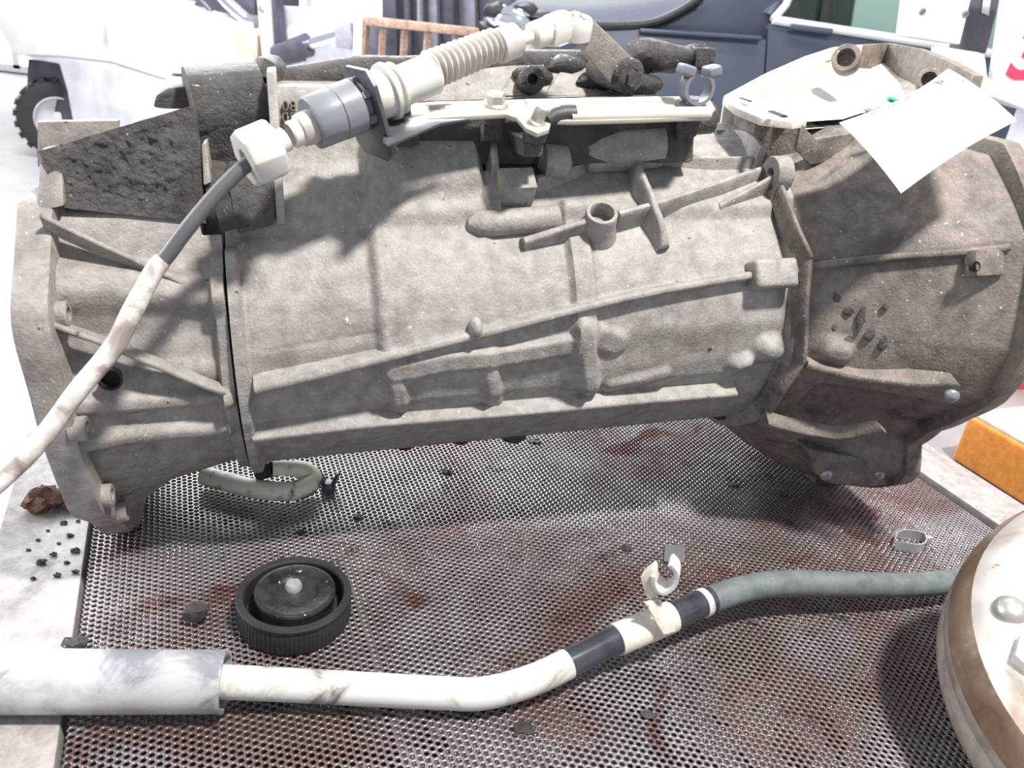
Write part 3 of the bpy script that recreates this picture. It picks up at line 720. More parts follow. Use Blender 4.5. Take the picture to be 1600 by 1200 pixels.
# caked wall at the upper left: a plate under a thick crust of grime
def crust(corners, nu, nw, amp, th, name, mat, label=None):
    from mathutils import noise as mn
    a, b2, c, d = (g(p) for p in corners)                # top-left, top-right, bottom-right, bottom-left
    nrm = (b2 - a).cross(d - a).normalized()
    if nrm.y > 0: nrm = -nrm
    rows = []
    for i in range(nu + 1):
        r_ = []
        for j in range(nw + 1):
            s, t = i / nu, j / nw
            p = a.lerp(b2, s).lerp(d.lerp(c, s), t)
            e = min(1, 6 * min(s, 1 - s, t + 0.08, 1 - t))
            k = mn.fractal(p * 130, 0.9, 2.1, 4) * amp * e + mn.noise(p * 420) * amp * 0.4 * e
            r_.append(p + nrm * k)
        rows.append(r_)
    back = [[p - nrm * th for p in r_] for r_ in [[a.lerp(b2, i / nu).lerp(d.lerp(c, i / nu), j / nw) for j in range(nw + 1)] for i in range(nu + 1)]]
    mb = MB(); mb.grid(rows); mb.grid(back, True)
    m_, n_ = nu + 1, nw + 1; o_ = m_ * n_
    ring = [i * n_ for i in range(m_)] + [nu * n_ + j for j in range(1, n_)] + [i * n_ + nw for i in range(nu - 1, -1, -1)] + [j for j in range(nw - 1, 0, -1)]
    mb.F += [(ring[i], ring[(i + 1) % len(ring)], ring[(i + 1) % len(ring)] + o_, ring[i] + o_) for i in range(len(ring))]
    return mb.build(name, mat, gb, angle=60, label=label)
crust([(0.0117, 0.0720, 0.1446), (0.1015, 0.0660, 0.1706), (0.0999, 0.0700, 0.0976), (0.0196, 0.0830, 0.1134)], 90, 60, 0.0022, 0.012, 'caked_wall', 'grime', 'upper wall under a thick dark crust of grime')
MB().prism(G3([(-0.0018, 0.0100, 0.1518), (0.0472, 0.0100, 0.1528), (0.0422, 0.0100, 0.1225), (-0.0078, 0.0100, 0.1222)]), (0, 0.008, 0)).build('top_web', 'rear', gb, bevel=0.0015)
MB().prism(G3([(0.0114, 0.0680, 0.1442), (0.0232, 0.0680, 0.1460), (0.0231, 0.0880, 0.1154), (0.0081, 0.0880, 0.1127)]), (0, 0.012, 0)).build('web', 'rear', gb, bevel=0.0015)
# lump and big pipe behind the wall
MB().prism(G3([(0.0682, 0.0000, 0.1605), (0.0713, 0.0000, 0.1672), (0.0798, 0.0000, 0.1730), (0.0972, 0.0000, 0.1749), (0.0950, 0.0000, 0.1582), (0.0749, 0.0000, 0.1589)]), (0, 0.02, 0)).rough(0.0015, 90).build('lug', 'grime', gb, bevel=0.002)
MB().cyl(g((0.0938, 0.0100, 0.1613)), g((0.1397, 0.0000, 0.1645)), 0.026, 32, 0.0265).build('cross_tube', 'grime', gb, label='stubby grime-covered tube')
rr_ = [g((0.1404, -0.0200, 0.1741)), g((0.1683, -0.0200, 0.1780)), g((0.2099, -0.0200, 0.1848)), g((0.2483, -0.0250, 0.1850)), g((0.3291, -0.0300, 0.1906)), g((0.3981, -0.0300, 0.1919))]
MB().tube(bez(rr_, 6), 0.0095, 14).build('top_rail', 'grime', gb)
MB().tube([g((0.1408, -0.0060, 0.1765)), g((0.1448, -0.0100, 0.1829)), g((0.1483, -0.0200, 0.1837))], 0.011, 12).rough(0.002, 150).build('lug', 'grime', gb)
# joint web (vertical) between pocket and text panel, boxes in the pocket
MB().prism(G3([(0.1456, 0.0350, 0.1874), (0.1521, 0.0350, 0.1883), (0.1497, 0.0780, 0.0979), (0.1440, 0.0780, 0.0972)]), (0, 0.03, 0)).build('web', 'cast', gb, bevel=0.0015)
MB().prism(G3([(0.1156, 0.0700, 0.1316), (0.1454, 0.0620, 0.1312), (0.1432, 0.0800, 0.0978), (0.1198, 0.0860, 0.0935)]), (0, 0.03, 0)).build('lug', 'grime', gb, bevel=0.002)  # grime colour used here to darken the box for the pocket's shade
MB().prism(G3([(0.1016, 0.0580, 0.1309), (0.1147, 0.0580, 0.1291), (0.1156, 0.0700, 0.1177), (0.1015, 0.0700, 0.1172)]), (0, 0.03, 0)).build('lug', 'grime', gb, bevel=0.002)
MB().prism(G3([(0.1023, 0.0600, 0.1450), (0.1052, 0.0600, 0.1465), (0.1062, 0.0700, 0.1241), (0.1013, 0.0700, 0.1221)]), (0, 0.02, 0)).build('web', 'cast', gb, bevel=0.001)
MB().prism(G3([(0.1058, 0.0740, 0.1189), (0.1219, 0.0740, 0.1165), (0.1295, 0.0840, 0.1002), (0.1095, 0.0860, 0.0947)]), (0, 0.02, 0)).build('socket', 'oily', gb, bevel=0.002)
# cast-in figures on the panel
def emboss(txt, center, h, nrm, upv, mat, parent, depth=0.0008, name='embossed_figures', font_off=0):
    c = bpy.data.curves.new('t', 'FONT'); c.body = txt; c.size = h * 1.4; c.extrude = depth; c.align_x = 'CENTER'; c.align_y = 'CENTER'; c.resolution_u = 3; c.offset = font_off
    t = bpy.data.objects.new('t', c); col.objects.link(t)
    bpy.context.view_layer.update()
    me = bpy.data.meshes.new_from_object(t.evaluated_get(bpy.context.evaluated_depsgraph_get()))
    bpy.data.objects.remove(t)
    z = Vector(nrm).normalized(); y = Vector(upv); y = (y - z * y.dot(z)).normalized(); x = y.cross(z)
    MM = Matrix((x, y, z)).transposed().to_4x4(); off = Vector((0, 0, 0)); p = parent
    while p is not None:
        if p.name in OFF: off = OFF[p.name]; break
        p = p.parent
    MM.translation = Vector(center) - off
    me.transform(MM); me.materials.append(MT[mat]); o = bpy.data.objects.new(name, me); col.objects.link(o); o.parent = parent
    me.name = name
    return o
emboss('08', g((0.1585, 0.0205, 0.1640)), 0.0070, (0, -1, 0.12), (0.02, 0, 1), 'bell', gb, 0.0016)
emboss('05', g((0.1578, 0.0225, 0.1567)), 0.0070, (0, -1, 0.12), (0.02, 0, 1), 'bell', gb, 0.0016)
MB().prism(G3([(0.0969, 0.0300, 0.1511), (0.1440, 0.0300, 0.1532), (0.1399, 0.0300, 0.1078), (0.0914, 0.0300, 0.1087)]), (0, 0.02, 0)).build('pocket_dark_fill', 'oily', gb)  # dark block added to fill the open gap with painted shade
# oily lumps and shaft at the top right
MB().tube(bez([g((0.4195, -0.0100, 0.1970)), g((0.4301, -0.0100, 0.1991)), g((0.4493, -0.0100, 0.1985)), g((0.4689, -0.0100, 0.1980)), g((0.4818, -0.0100, 0.1983))], 5), lerp_list([0.010, 0.013, 0.0115, 0.0095, 0.0115], 21), 16).rough(0.0025, 90).build('selector_shaft', 'oily', gb, label='oily black selector shaft')
MB().box(g((0.4776, -0.0080, 0.2002)), (0.017, 0.022, 0.014)).build('shaft_end', 'oily', gb, bevel=0.0015)
MB().prism(G3([(0.2475, -0.0200, 0.1837), (0.3265, -0.0200, 0.1905), (0.3944, -0.0200, 0.1918), (0.4285, -0.0100, 0.1897), (0.4430, 0.0000, 0.1710), (0.2443, 0.0000, 0.1645)]), (0, 0.04, 0)).rough(0.0015, 60).build('top_cover', 'cast', gb, bevel=0.003)
for c_, r_ in (((0.3404, -0.0100, 0.1835), 0.010), ((0.3706, -0.0200, 0.1895), 0.011), ((0.3921, -0.0080, 0.1799), 0.010), ((0.4272, -0.0040, 0.1798), 0.012)):
    MB().ball(g(c_), r_, 14, (1.7, 0.8, 0.7)).rough(0.003, 80).build('lump', 'oily', gb)
MB().prism(G3([(0.3474, 0.0000, 0.1700), (0.3654, -0.0150, 0.1880), (0.3805, -0.0180, 0.1894), (0.3890, 0.0000, 0.1704)]), (0, 0.012, 0)).build('web', 'cast', gb, bevel=0.002)
MB().prism(G3([(0.3121, 0.0000, 0.1696), (0.3247, -0.0120, 0.1830), (0.3323, -0.0120, 0.1832), (0.3352, 0.0000, 0.1699)]), (0, 0.012, 0)).build('web', 'cast', gb, bevel=0.002)
MB().lathe([(0.010, -0.02), (0.010, 0), (0.0085, 0.001), (0.004, 0.001), (0.004, -0.006), (0.0001, -0.006)], g((0.3363, 0.0040, 0.1822)), (0, -1, 0.3), 18).build('boss', 'oily', gb)

# --- stamped bracket bolted along the top of the case
bk = [(0.2206, 0.0708, 0.1678), (0.2281, 0.0583, 0.1709), (0.2541, 0.0525, 0.1724), (0.3575, 0.0444, 0.1744), (0.4560, 0.0371, 0.1762), (0.4638, 0.0453, 0.1742), (0.4606, 0.0607, 0.1703), (0.4483, 0.0754, 0.1666), (0.3929, 0.0803, 0.1654), (0.3424, 0.0838, 0.1646), (0.3278, 0.0829, 0.1648), (0.3218, 0.0969, 0.1613), (0.3122, 0.1027, 0.1598), (0.3066, 0.0950, 0.1618), (0.3047, 0.0790, 0.1658), (0.2983, 0.0729, 0.1673), (0.2667, 0.0773, 0.1662), (0.2321, 0.0826, 0.1649), (0.2227, 0.0797, 0.1656)]
bn = Vector((0, -0.2425, 0.970))
brk = MB().prism(G3(bk), bn * -0.0032).build('bracket', 'zinc', gb, bevel=0.0008, label='yellowed zinc-plated steel bracket bar')
MB().tube([g((0.2472, 0.0622, 0.1700)), g((0.2794, 0.0584, 0.1709))], 0.0042, 12, flat=0.5, up=bn).build('pressed_rib', 'zinc', brk)
MB().tube([g((0.3176, 0.0544, 0.1719)), g((0.4216, 0.0463, 0.1739))], 0.0042, 12, flat=0.55, up=bn).build('pressed_rib', 'zinc', brk)
MB().tube([g((0.3425, 0.0765, 0.1664)), g((0.4500, 0.0699, 0.1680))], 0.0062, 14, flat=0.75, up=bn).build('rolled_edge', 'zinc', brk)
MB().tube([g((0.3226, 0.0850, 0.1643)), g((0.3290, 0.0787, 0.1658)), g((0.3376, 0.0745, 0.1669)), g((0.3464, 0.0744, 0.1669))], [0.004, 0.006, 0.0072, 0.0072], 14).build('rubber_sleeve', 'rubber', brk)
MB().prism(G3([(0.2169, 0.0739, 0.1670), (0.2323, 0.0816, 0.1651), (0.2725, 0.0803, 0.1654), (0.2521, 0.0874, 0.1637), (0.2130, 0.1194, 0.1556), (0.2109, 0.1151, 0.1567)]), bn * -0.002).build('gusset', 'dark_steel', brk, bevel=0.0006)
def hexbolt(c, ax, r, h, mat, parent, name='bolt', fl=1.35):
    o = MB(); a = Vector(ax).normalized()
    o.lathe([(r * fl, -0.001), (r * fl, 0.0012), (r * 1.12, 0.0022), (0.0001, 0.0022)], c, a, 24)
    b_ = o.build(name, mat, parent)
    MB().lathe([(r, 0.002), (r, h * 0.85), (r * 0.85, h), (0.0001, h)], c, a, 6).build('bolt_head', mat, b_, angle=25)
    MB().lathe([(r * 0.72, h * 1.02), (0.0001, h * 0.97)], c, a, 20).build('bolt_face', mat, b_)
    return b_
hexbolt(g((0.2947, 0.0581, 0.1710)), bn, 0.0066, 0.0085, 'bolt', brk)
hexbolt(g((0.3158, 0.0870, 0.1637)), bn + Vector((0.25, -0.1, 0)), 0.0050, 0.011, 'bolt', brk)
MB().lathe([(0.0085, 0), (0.0085, 0.003), (0.006, 0.004), (0.006, 0.007), (0.0001, 0.007)], g((0.2264, 0.0707, 0.1678)), bn, 18).build('bolt', 'dark_steel', brk)
MB().prism([g(0.212, 0.0, 0.120), g(0.212, 0.046, 0.128), g(0.212, 0.040, 0.160), g(0.212, 0.0, 0.166)], (0.245, 0, 0)).build('bracket_shade_rail', 'grime', gb, bevel=0.003, label='dark rail added for the shade under the bracket')  # dark rail stands in for the shadow below the bracket
for c_ in ((0.2947, 0.0581, 0.1710), (0.3164, 0.0850, 0.1643), (0.4472, 0.0528, 0.1723), (0.2347, 0.0655, 0.1691)):
    p = g(c_); MB().cyl(p - bn * 0.003, p - bn * 0.012, 0.008, 16).build('standoff', 'grime', gb)
    MB().prism([p - bn * 0.012 + Vector((-0.007, 0, 0)), p - bn * 0.012 + Vector((0.007, 0, 0)), Vector((p.x + 0.007, -0.03, 0.150)), Vector((p.x - 0.007, -0.03, 0.150))], (0, 0, -0.012)).build('standoff_arm', 'grime', gb, bevel=0.001)
# plastic hose clip on the end of the bracket
clip = thing('hose_clip', 'blue-grey plastic hose clip snapped onto the bracket end', 'clip', g((0.4413, 0.0598, 0.1705)), GF)
cb = g((0.4445, 0.0529, 0.1723)) + bn * 0.012
ring = [cb + Vector((0.0105 * math.cos(R_(a)), -0.002, 0.0105 * math.sin(R_(a)))) for a in range(125, 416, 12)]
vs = []
for p in ring:
    d = (p - cb - Vector((0, -0.002, 0))).normalized()
    vs.append([p + Vector((0, -0.006, 0)) - d * 0.0012, p + Vector((0, -0.006, 0)) + d * 0.0012, p + Vector((0, 0.006, 0)) + d * 0.0012, p + Vector((0, 0.006, 0)) - d * 0.0012, p + Vector((0, -0.006, 0)) - d * 0.0012])
cm = MB(); cm.grid(vs); cm.F += [(0, 1, 2, 3), tuple((len(ring) - 1) * 5 + j for j in (3, 2, 1, 0))]
cm.build('clip_ring', 'clip_plastic', clip, weld=True)
for sgn, i0 in ((-1, 0), (1, -1)):
    p = ring[i0]
    MB().box(p + Vector((sgn * 0.004, 0, 0.003)), (0.011, 0.013, 0.008), (Vector((1, 0, 0.25 * sgn)).normalized(), Vector((0, 1, 0)), Vector((-0.25 * sgn, 0, 1)).normalized())).build('clip_lobe', 'clip_plastic', clip, bevel=0.0025, seg=3)
MB().lathe([(0.012, -0.0005), (0.012, 0.0012), (0.005, 0.002), (0.004, 0.006), (0.0001, 0.006)], g((0.4429, 0.0564, 0.1714)), bn, 24).build('clip_foot', 'clip_plastic', clip)

# --- lever on the selector shaft
lv = MB()
la, lb = g((0.3617, 0.0298, 0.2194)), g((0.4024, 0.0120, 0.1895))
dl = (lb - la).normalized(); sl = Vector((0, -1, 0)) - dl * Vector((0, -1, 0)).dot(dl); sl.normalize(); cl = dl.cross(sl)
wA, wB = 0.0095, 0.0125
lv.prism([la - dl * 0.006 + cl * wA * 0.6, la - dl * 0.006 - cl * wA * 0.6, la - cl * wA, lb - cl * wB, lb + dl * 0.009 - cl * wB * 0.7, lb + dl * 0.009 + cl * wB * 0.7, lb + cl * wB, la + cl * wA], sl * 0.007)
lvo = lv.rough(0.0006, 120).build('selector_lever', 'cast', gb, bevel=0.0015, label='dirty selector lever arm')
MB().lathe([(0.013, -0.03), (0.013, 0.006), (0.011, 0.008), (0.006, 0.008), (0.0055, 0.005), (0.0001, 0.005)], lb + sl * 0.007 + dl * 0.001, sl + Vector((0.15, 0, 0.1)), 20).rough(0.0008, 150).build('lever_hub', 'grime', lvo)
MB().lathe([(0.0065, 0), (0.0065, 0.006), (0.0001, 0.006)], lb + sl * 0.013, sl, 6).build('nut', 'grime', lvo)
MB().cyl(lb + dl * 0.004 - sl * 0.002, lb + dl * 0.02 - sl * 0.02, 0.015, 16, 0.013).rough(0.0015, 120).build('shaft_boss', 'oily', gb)

# --- selector cable (clipped in the bracket's end plate, its eye on the lever)
cbl = thing('selector_cable', 'selector cable with ivory bellows and grey body running off the bench edge', 'cable', g((0.1993, 0.0911, 0.1744)), GF)
kA, kB = g((0.1484, 0.1142, 0.1568)), g((0.3608, 0.0300, 0.2236))
kd = (kB - kA).normalized()
def K3(p): return g(p)
MB().lathe([(0.0062, -0.010), (0.0160, -0.010), (0.0172, -0.008), (0.0176, 0.008), (0.0162, 0.0105), (0.0085, 0.0105), (0.0062, 0.004)], K3((0.1393, 0.1184, 0.1511)), kd, 8, closed=True).build('ring_nut', 'ivory', cbl, bevel=0.001, label='big ivory plastic ring nut')
MB().tube([K3((0.1400, 0.1181, 0.1514)), K3((0.1543, 0.1113, 0.1581))], 0.0072, 20).build('stem', 'ivory', cbl)
MB().lathe([(0.0072, -0.004), (0.0080, -0.003), (0.0080, 0.004), (0.0066, 0.005), (0.006, 0.008)], K3((0.1608, 0.1083, 0.1609)), kd, 20).build('collar', 'ivory', cbl)
MB().lathe([(0.0066, -0.007), (0.0095, -0.005), (0.0100, 0.0), (0.0104, 0.010)], K3((0.1674, 0.1053, 0.1633)), kd, 20).build('collar', 'ivory_dirty', cbl)
gc = MB().lathe([(0.006, -0.017), (0.0148, -0.017), (0.0158, -0.0155), (0.0160, -0.001), (0.0155, -0.0005), (0.0155, 0.0005), (0.0162, 0.001), (0.0165, 0.014), (0.0125, 0.016), (0.0125, 0.022)], K3((0.1848, 0.0975, 0.1703)), kd, 36, rfun=lambda a, j: 1 + (0.03 if (int(a / (2 * math.pi) * 36) % 6 == 0) else 0)).build('cable_body', 'grey_plastic', cbl, label='grey plastic cable body')
for k in range(6):
    a = k * math.pi / 3; e = Vector((0, 0, 1)); e = (e - kd * e.dot(kd)).normalized(); f_ = kd.cross(e)
    MB().box(K3((0.1848, 0.0975, 0.1703)) + kd * 0.019 + (e * math.cos(a) + f_ * math.sin(a)) * 0.0148, (0.008, 0.004, 0.003), (kd, e * -math.sin(a) + f_ * math.cos(a), e * math.cos(a) + f_ * math.sin(a))).build('clip_tooth', 'grey_plastic', gc)
# end plate of the bracket, pierced by the cable
pe = Vector((0, 0, 1)); pe = (pe - kd * pe.dot(kd)).normalized(); pf = kd.cross(pe)
pcn = K3((0.2019, 0.0901, 0.1761))
plate = [pcn + pf * a + pe * b2 for a, b2 in ((-0.027, 0.002), (-0.010, 0.021), (0.016, 0.021), (0.022, 0.012), (0.022, -0.030), (0.012, -0.036), (-0.020, -0.036), (-0.027, -0.028))]
MB().prism(plate, kd * 0.003).build('end_plate', 'dark_steel', brk, bevel=0.0006, label='dark upright end plate of the bracket')
MB().lathe([(0.0125, -0.012), (0.0135, -0.004), (0.0150, 0.000), (0.0150, 0.006), (0.0175, 0.0065), (0.0178, 0.0095), (0.0135, 0.010), (0.0135, 0.013), (0.0160, 0.0135), (0.0160, 0.0155), (0.0125, 0.016), (0.0128, 0.042), (0.0112, 0.044)], K3((0.2110, 0.0862, 0.1795)), kd, 32).build('sleeve', 'ivory', cbl, label='ivory plastic sleeve')
MB().tube([K3((0.2158, 0.0841, 0.1724)) , K3((0.2176, 0.0833, 0.1754))], 0.0045, 10).build('plug', 'ivory_dirty', cbl)
s0, s1 = K3((0.2457, 0.0720, 0.1932)), K3((0.2966, 0.0525, 0.2074)); ln = (s1 - s0).length; nb_ = 12
prof = []
for i in range(nb_):
    z0 = ln * i / nb_; q = ln / nb_; rr = 0.0125 - 0.0015 * i / nb_
    prof += [(rr * 0.76, z0), (rr * 0.78, z0 + q * 0.15), (rr * 0.97, z0 + q * 0.38), (rr, z0 + q * 0.5), (rr * 0.97, z0 + q * 0.62), (rr * 0.78, z0 + q * 0.85)]
MB().lathe(prof, s0, kd, 28).build('bellows', 'ivory_dirty', cbl, label='ivory ribbed rubber bellows')
MB().lathe([(0.009, 0), (0.0112, 0.001), (0.0112, 0.016), (0.0085, 0.018), (0.004, 0.018)], s1 - kd * 0.001, kd, 24).build('collar', 'ivory_dirty', cbl)
MB().tube([s1 + kd * 0.01, K3((0.3262, 0.0419, 0.2151))], 0.0048, 14).build('rod', 'ivory', cbl)
MB().lathe([(0.004, -0.001), (0.0085, 0.0), (0.0092, 0.002), (0.0092, 0.011), (0.0085, 0.012), (0.0085, 0.0135), (0.0098, 0.0145), (0.0098, 0.026), (0.0092, 0.030), (0.0001, 0.031)], K3((0.3232, 0.0429, 0.2138)), kd, 24).build('end_fitting', 'ivory', cbl, label='ivory ball-joint end fitting')
eye_c = K3((0.3567, 0.0314, 0.2219))
up_e = Vector((0, -0.25, 1)).normalized()
MB().lathe([(0.0128, -0.009), (0.0132, -0.004), (0.0132, 0.003), (0.0118, 0.005), (0.0085, 0.005), (0.0078, 0.002), (0.0001, 0.002)], eye_c, up_e, 28).build('eye', 'ivory', cbl)
MB().box(eye_c + kd * -0.012, (0.026, 0.018, 0.013), (kd, kd.cross(up_e).normalized(), up_e)).build('eye_neck', 'ivory', cbl, bevel=0.003)
MB().lathe([(0.0045, 0.001), (0.0045, 0.0065), (0.003, 0.008), (0.0001, 0.008)], eye_c, up_e, 14).build('ball_stud', 'bolt', cbl)
# the cable itself, part bare rubber, part wrapped in dirty white tape
cp = [(0.1341, 0.1240, 0.1479), (0.1240, 0.1280, 0.1405), (0.1108, 0.1340, 0.1286), (0.0959, 0.1420, 0.1135), (0.0853, 0.1470, 0.1013), (0.0771, 0.1510, 0.0929), (0.0636, 0.1600, 0.0723), (0.0524, 0.1680, 0.0552), (0.0340, 0.1800, 0.0370), (0.0131, 0.1920, 0.0138), (-0.0065, 0.2030, -0.0020), (-0.0270, 0.2150, -0.0153)]
path = bez([K3(p) for p in cp], 6)
MB().tube(path[:30], 0.0044, 14).build('cable_jacket', 'jacket', cbl, label='bare grey cable jacket')
m, nt, b = nodes('smudged_white_tape'); v = coord(nt)
L(nt, ramp(nt, noise(nt, v, 38, 6, 0.65, 0.4), ((0.44, (0.66, 0.63, 0.59)), (0.58, (0.33, 0.28, 0.25)), (0.75, (0.16, 0.13, 0.12)))), b.inputs['Base Color']); b.inputs['Roughness'].default_value = 0.5
MT['tape'] = m
MB().tube(path[26:], lerp_list([0.0050, 0.0057, 0.0054, 0.0052, 0.0050], len(path) - 26), 14).build('tape_wrap', 'tape', cbl, label='smudged white tape wrapped over the cable')

# --- paper tag tied on the bell housing
pL, pB, pR, pT = g((0.5467, 0.0900, 0.1656)), g((0.5414, 0.1750, 0.1377)), g((0.6329, 0.1600, 0.1816)), g((0.6431, 0.0750, 0.2027))
tg = thing('paper_tag', 'white paper tag with faint pen marks lying over the bell housing', 'tag', pL, GF)
nP = (pB - pL).cross(pT - pL).normalized(); nP = nP if nP.z > 0 else -nP
def ppt(s, t, lift=0.0):
    t = t + (1 - t) * 0.15 * math.sin(math.pi * s)                     # torn, hollowed upper edge
    p = pL.lerp(pT, s).lerp(pB.lerp(pR, s), t)
    return p + nP * (0.004 * math.sin(math.pi * s) - 0.010 * (t - 0.3) ** 2 + lift)
top_ = [[ppt(i / 16, j / 12, 0.0003) for j in range(13)] for i in range(17)]
bot_ = [[ppt(i / 16, j / 12, -0.0003) for j in range(13)] for i in range(17)]
mb = MB(); mb.grid(top_); mb.grid(bot_, True); n_ = 13; o_ = 17 * 13
ringi = [i * n_ for i in range(17)] + [16 * n_ + j for j in range(1, 13)] + [i * n_ + 12 for i in range(15, -1, -1)] + [j for j in range(11, 0, -1)]
mb.F += [(ringi[i], ringi[(i + 1) % len(ringi)], ringi[(i + 1) % len(ringi)] + o_, ringi[i] + o_) for i in range(len(ringi))]
MT['paper'] = plain('white_paper', (0.9, 0.9, 0.89), 0.7, 0, 0.02, 20)
mb.build('paper_sheet', 'paper', tg, angle=60)
for k in range(9):
    s = 0.16 + 0.045 * k + 0.008 * math.sin(k * 2.1)
    MB().box(ppt(s, 0.035 + 0.012 * (k % 2), 0.0005), (0.0012 + 0.0012 * ((k * 7) % 3), 0.0009, 0.0002), ((pT - pL).normalized(), nP.cross((pT - pL).normalized()), nP)).build('print_mark', 'ink', tg)
emboss('A', ppt(0.80, 0.10, 0.0006), 0.0085, nP, pT - pL, 'ink', tg, 0.0001, 'written_mark')
emboss('2', ppt(0.985, 0.30, 0.0004), 0.007, nP, pT - pL + (pR - pT) * 0.8, 'ink', tg, 0.0001, 'written_mark')
MB().tube(bez([g((0.5698, 0.0850, 0.1667)), g((0.5752, 0.0840, 0.1703)), g((0.5836, 0.0830, 0.1747))], 5), 0.0008, 8).build('twine', 'green', tg, label='bright green twine')
MB().tube(bez([g((0.5920, 0.0800, 0.1808)), g((0.5996, 0.0810, 0.1791)), g((0.6098, 0.0820, 0.1807)), g((0.6145, 0.0880, 0.1825)), g((0.6160, 0.0920, 0.1816))], 5), lerp_list([0.0019, 0.0017, 0.0012, 0.0009, 0.0008], 21), 8).build('twine', 'green', tg, label='bright green twine')
# ------------------------------------------------------------------ loose things on the bench
# cranked pipe
pipe = thing('cranked_pipe', 'long cranked pipe, white sleeve to grey end, lying in front of the gearbox', 'pipe', (0.0079, 0.3798, 0.0000))
m, nt, b = nodes('scuffed_white_paint'); v = coord(nt)
L(nt, ramp(nt, noise(nt, v, 22, 7, 0.65, 0.6), ((0.50, (0.62, 0.61, 0.58)), (0.575, (0.46, 0.43, 0.38)), (0.63, (0.15, 0.14, 0.14)))), b.inputs['Base Color'])
b.inputs['Roughness'].default_value = 0.42; MT['scuff'] = m
m, nt, b = nodes('sleeve_white'); v = coord(nt)
L(nt, ramp(nt, noise(nt, v, 14, 6, 0.6, 0.8), ((0.46, (0.56, 0.56, 0.56)), (0.56, (0.42, 0.42, 0.43)), (0.62, (0.22, 0.225, 0.25)))), b.inputs['Base Color'])
b.inputs['Roughness'].default_value = 0.38; b.inputs['Metallic'].default_value = 0.1; MT['sleeve'] = m
MT['pipe_grey'] = cast('grey_green_paint', (0.115, 0.135, 0.14), (0.18, 0.20, 0.205), (0.26, 0.19, 0.13), 0.05, 200, 0.15, 0.3, 0.15)
MT['pipe_black'] = plain('black_gloss', (0.04, 0.045, 0.055), 0.22, 0, 0.4, 60)
MT['ivory_enamel'] = cast('stained_ivory_enamel', (0.58, 0.53, 0.44), (0.74, 0.70, 0.62), (0.2, 0.15, 0.1), 0.05, 300, 0.15, 0.3, 0.1)
sl0, sl1 = Vector((-0.3075, 0.3243, 0.0213)), Vector((-0.1512, 0.3482, 0.0213))
sd_ = (sl1 - sl0).normalized()
MB().lathe([(0.0185, 0), (0.0185, (sl1 - sl0).length - 0.004), (0.0192, (sl1 - sl0).length - 0.001), (0.0188, (sl1 - sl0).length), (0.0165, (sl1 - sl0).length), (0.0160, (sl1 - sl0).length - 0.01), (0.008, (sl1 - sl0).length - 0.012)], sl0, sd_, 36).build('sleeve', 'sleeve', pipe, label='thick scuffed white sleeve')
pp = [(-0.1538, 0.3478, 0.0213), (-0.1149, 0.3545, 0.0180), (-0.0723, 0.3599, 0.0160), (-0.0248, 0.3650, 0.0150), (0.0053, 0.3691, 0.0150), (0.0354, 0.3825, 0.0170), (0.0623, 0.3996, 0.0210), (0.0917, 0.4198, 0.0250), (0.1323, 0.4452, 0.0290), (0.1685, 0.4697, 0.0310), (0.1991, 0.4863, 0.0320), (0.2292, 0.4974, 0.0310), (0.2792, 0.5098, 0.0270), (0.3380, 0.5258, 0.0220), (0.3899, 0.5449, 0.0180), (0.4436, 0.5634, 0.0150)]
pth = bez(pp, 8)
rr = lerp_list([0.0102] * 5 + [0.0100] * 11, len(pth))
MB().tube(pth[:48], rr[:48], 20).build('white_section', 'scuff', pipe, label='white painted pipe section')
MB().tube(pth[47:72], [r * 0.98 for r in rr[47:72]], 20).build('black_section', 'pipe_black', pipe, label='glossy black pipe section')
MB().tube(pth[71:], rr[71:], 20).build('grey_section', 'pipe_grey', pipe, label='grey pipe end')
MB().tube(pth[56:65], [0.0112] * 9, 24).build('clamp_band', 'ivory_enamel', pipe, label='ivory band around the pipe')
MB().tube(pth[69:71], [0.0106] * 2, 20).build('paint_band', 'scuff', pipe)
# upright strap ending in an open hook
hb = Vector((0.1305, 0.4340, 0.0260)); hz = Vector((0.1081, 0.4240, 0.0589)); 
st_ = MB()
sx = Vector((0.80, 0.6, 0)).normalized(); sy = Vector((-sx.y, sx.x, 0))
def strap(path, wdir, wid, thn, name, mat, parent):
    rows = []; k = len(path)
    for i in range(k):
        t = (path[min(i + 1, k - 1)] - path[max(i - 1, 0)]).normalized(); n2 = t.cross(wdir).normalized()
        rows.append([path[i] - wdir * wid / 2 - n2 * thn / 2, path[i] + wdir * wid / 2 - n2 * thn / 2, path[i] + wdir * wid / 2 + n2 * thn / 2, path[i] - wdir * wid / 2 + n2 * thn / 2])
    vs = [p for r in rows for p in r]
    fs = [(i * 4 + j, i * 4 + (j + 1) % 4, (i + 1) * 4 + (j + 1) % 4, (i + 1) * 4 + j) for i in range(k - 1) for j in range(4)] + [(3, 2, 1, 0), tuple((k - 1) * 4 + j for j in range(4))]
    return MB().add(vs, fs).build(name, mat, parent, bevel=0.0004)
YH = 0.424
hk = [(0.1277, 0.4240, 0.0337), (0.1217, 0.4240, 0.0419), (0.1155, 0.4240, 0.0517), (0.1102, 0.4240, 0.0592)]
strap([Vector(p) for p in hk], Vector((0.86, 0.5, 0)), 0.011, 0.0022, 'strap', 'ivory_enamel', pipe)
hk2 = [(0.1070, 0.4240, 0.0599), (0.1025, 0.4240, 0.0707), (0.1008, 0.4240, 0.0774), (0.1068, 0.4240, 0.0842)]
